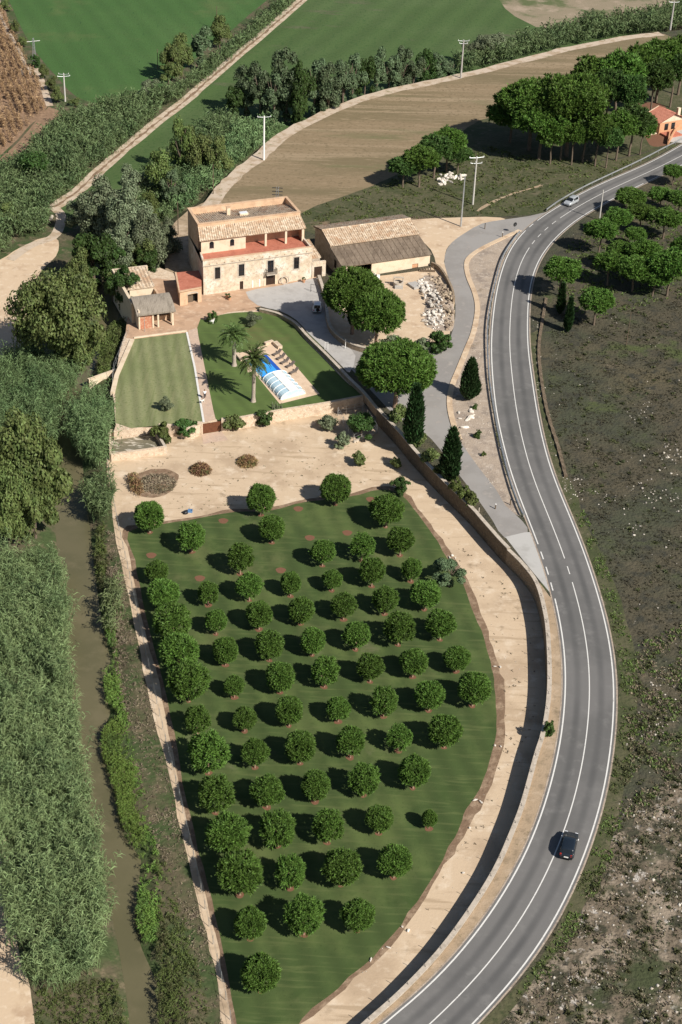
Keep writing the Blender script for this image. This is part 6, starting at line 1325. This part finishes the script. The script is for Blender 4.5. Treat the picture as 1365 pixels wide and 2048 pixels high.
for sd_,wn in ((1,'lw'),(-1,'rw')):
    w=np.array(BV[wn]); pm='palm'+wn; BV[pm]=tuple(w+(0,.02,-.08)); BR[pm]=.028; BE.append((wn,pm))
    for k in range(4):
        a,b_=f'{pm}f{k}',f'{pm}g{k}'; ln=(.07,.085,.08,.06)[k]; BV[a]=tuple(w+(0,(.045-.026*k),-.12)); BV[b_]=tuple(w+(-sd_*.02,(.045-.026*k),-.12-ln)); BR[a]=.009; BR[b_]=.008; BE+= [(pm,a),(a,b_)]
    a=f'{pm}t'; BV[a]=tuple(w+(-sd_*.03,.06,-.1)); BR[a]=.01; BE.append((pm,a))
ks_=list(BV); ix={k:i for i,k in enumerate(ks_)}
skinned('body',[BV[k] for k in ks_],[(ix[a],ix[b_]) for a,b_ in BE],[BR[k] for k in ks_],M['skin'],pe)
def garment(name,keys,edges,grow,mat):
    j={k:i for i,k in enumerate(keys)}; return skinned(name,[BV[k] for k in keys],[(j[a],j[b_]) for a,b_ in edges],[BR[k]+grow for k in keys],mat,pe)
garment('shirt',['wa','ch','ls','le','rs','re','pel'],[('pel','wa'),('wa','ch'),('ch','ls'),('ls','le'),('ch','rs'),('rs','re')],.025,M['shirt'])
garment('trousers',['pel','lh','lk','la','rh','rk','ra'],[('pel','lh'),('lh','lk'),('lk','la'),('pel','rh'),('rh','rk'),('rk','ra')],.022,M['trous'])
skinned('hair',[(0,.02,1.66),(0,.03,1.76),(0,-.04,1.66)],[(0,1),(0,2)],[.1,.08,.07],M['hair'],pe)
for s_ in (-1,1): MB().tube([(s_*.035,.145,1.645),(s_*.035,.155,1.645)],.012,6).build('eye',M['iron'],None).parent=pe
MB().tube([(0,.14,1.63),(0,.175,1.6)],[.012,.02],6).build('nose',M['skin'],None).parent=pe
MB().tube([(-.025,.148,1.565),(.025,.148,1.565)],.007,5).build('mouth',M['orange'],None).parent=pe
pe.rotation_euler=(0,0,math.radians(195))
p=at(405.5,806,LZ); dg=thing('dog','small white dog on the path just in front of the walking person','dog',p)
DV=[(0,-.05,.42),(0,-.25,.42),(0,.22,.45),(0,.36,.58),(0,.46,.66),(0,.6,.62),(.08,.22,.34),(.08,.2,.18),(.08,.23,.03),(-.08,.22,.34),(-.08,.24,.18),(-.08,.3,.03),(.08,-.27,.34),(.08,-.2,.24),(.08,-.3,.14),(.08,-.27,.03),(-.08,-.27,.34),(-.08,-.22,.24),(-.08,-.34,.14),(-.08,-.33,.03),(0,-.4,.5),(0,-.5,.62),(.06,.45,.76),(-.06,.45,.76)]
DE=[(0,1),(0,2),(2,3),(3,4),(4,5),(2,6),(6,7),(7,8),(2,9),(9,10),(10,11),(1,12),(12,13),(13,14),(14,15),(1,16),(16,17),(17,18),(18,19),(1,20),(20,21),(4,22),(4,23)]
DR=[.11,.11,.14,.09,.09,.045,.055,.035,.035,.055,.035,.035,.065,.05,.03,.035,.065,.05,.03,.035,.03,.02,.025,.025]
skinned('body',DV,DE,DR,M['dogfur'],dg); dg.rotation_euler=(0,0,math.radians(150)); dg.scale=(1.15,)*3

tufts('twig_litter',pts([(360,905),(420,880),(620,860),(760,880),(800,940),(700,975),(560,1000),(470,1010),(350,1035),(262,1050),(250,960),(300,925)],0),.5,(.12,.3),M['dry'],False,4,2500,.01,.3)
tufts('twig_litter',pts([(850,1010),(930,1100),(1010,1160),(1060,1250),(1075,1380),(1060,1480),(1010,1600),(900,1770),(780,1920),(700,1980),(860,1800),(960,1620),(1008,1480),(1010,1350),(970,1230),(900,1090)],0),.6,(.12,.3),M['dry'],False,4,2500,.01,.3)

pebbles('stones',upts([(1060,700),(1068,760),(1082,840),(1106,920),(1140,1010),(1165,1060),(1140,960),(1122,900),(1102,835),(1088,760),(1080,700),(1076,640),(1064,640)]),3.,(.06,.25),M['stones'],maxn=1500)
pebbles('stones',upts([(1230,1000),(1250,925),(1330,880),(1400,900),(1400,1080),(1300,1110),(1245,1060)]),1.,(.06,.4),M['stones'],maxn=2500)
pebbles('stones',upts([(1130,960),(1160,950),(1240,990),(1210,1040),(1165,1050)]),1.2,(.06,.3),M['stones'],maxn=1500)
pebbles('stones',upts([(1240,780),(1300,760),(1320,830),(1260,850)]),1.,(.08,.3),M['stones'],maxn=500)

tufts('low_scrub',upts([(1250,1400),(1300,1300),(1500,1200),(1500,2100),(980,2100),(1060,1985),(1120,1905),(1170,1800),(1215,1690),(1240,1560)]),.5,(.25,.5),M['weed2'],nb=34,maxn=3000)
tufts('low_scrub',EAST,.15,(.25,.5),M['weed2'],nb=30,maxn=2500)
tufts('dry_grass',upts([(1250,1400),(1300,1300),(1500,1200),(1500,2100),(980,2100),(1060,1985),(1120,1905),(1170,1800),(1215,1690),(1240,1560)]),2.,(.15,.4),M['dry'],nb=6,maxn=9000)

tufts('dry_grass',upts([(1262,1400),(1272,1290),(1500,1200),(1500,1560),(1340,1560),(1290,1620),(1245,1640)]),4.,(.15,.42),M['dry'],nb=6,maxn=9000)
tufts('dry_grass',upts([(1262,1400),(1272,1290),(1500,1200),(1500,1560),(1340,1560),(1290,1620),(1245,1640)]),3.,(.2,.5),M['weed'],nb=8,maxn=7000)

reeds('sedge',pts([(214,1180),(228,1230),(236,1320),(248,1400),(272,1500),(292,1600),(312,1690),(330,1780),(318,1780),(300,1700),(280,1610),(258,1510),(236,1430),(226,1330),(210,1250)],0),-.45,12,(.2,.7),M['sedge'],9,.5,.07,maxn=5000)
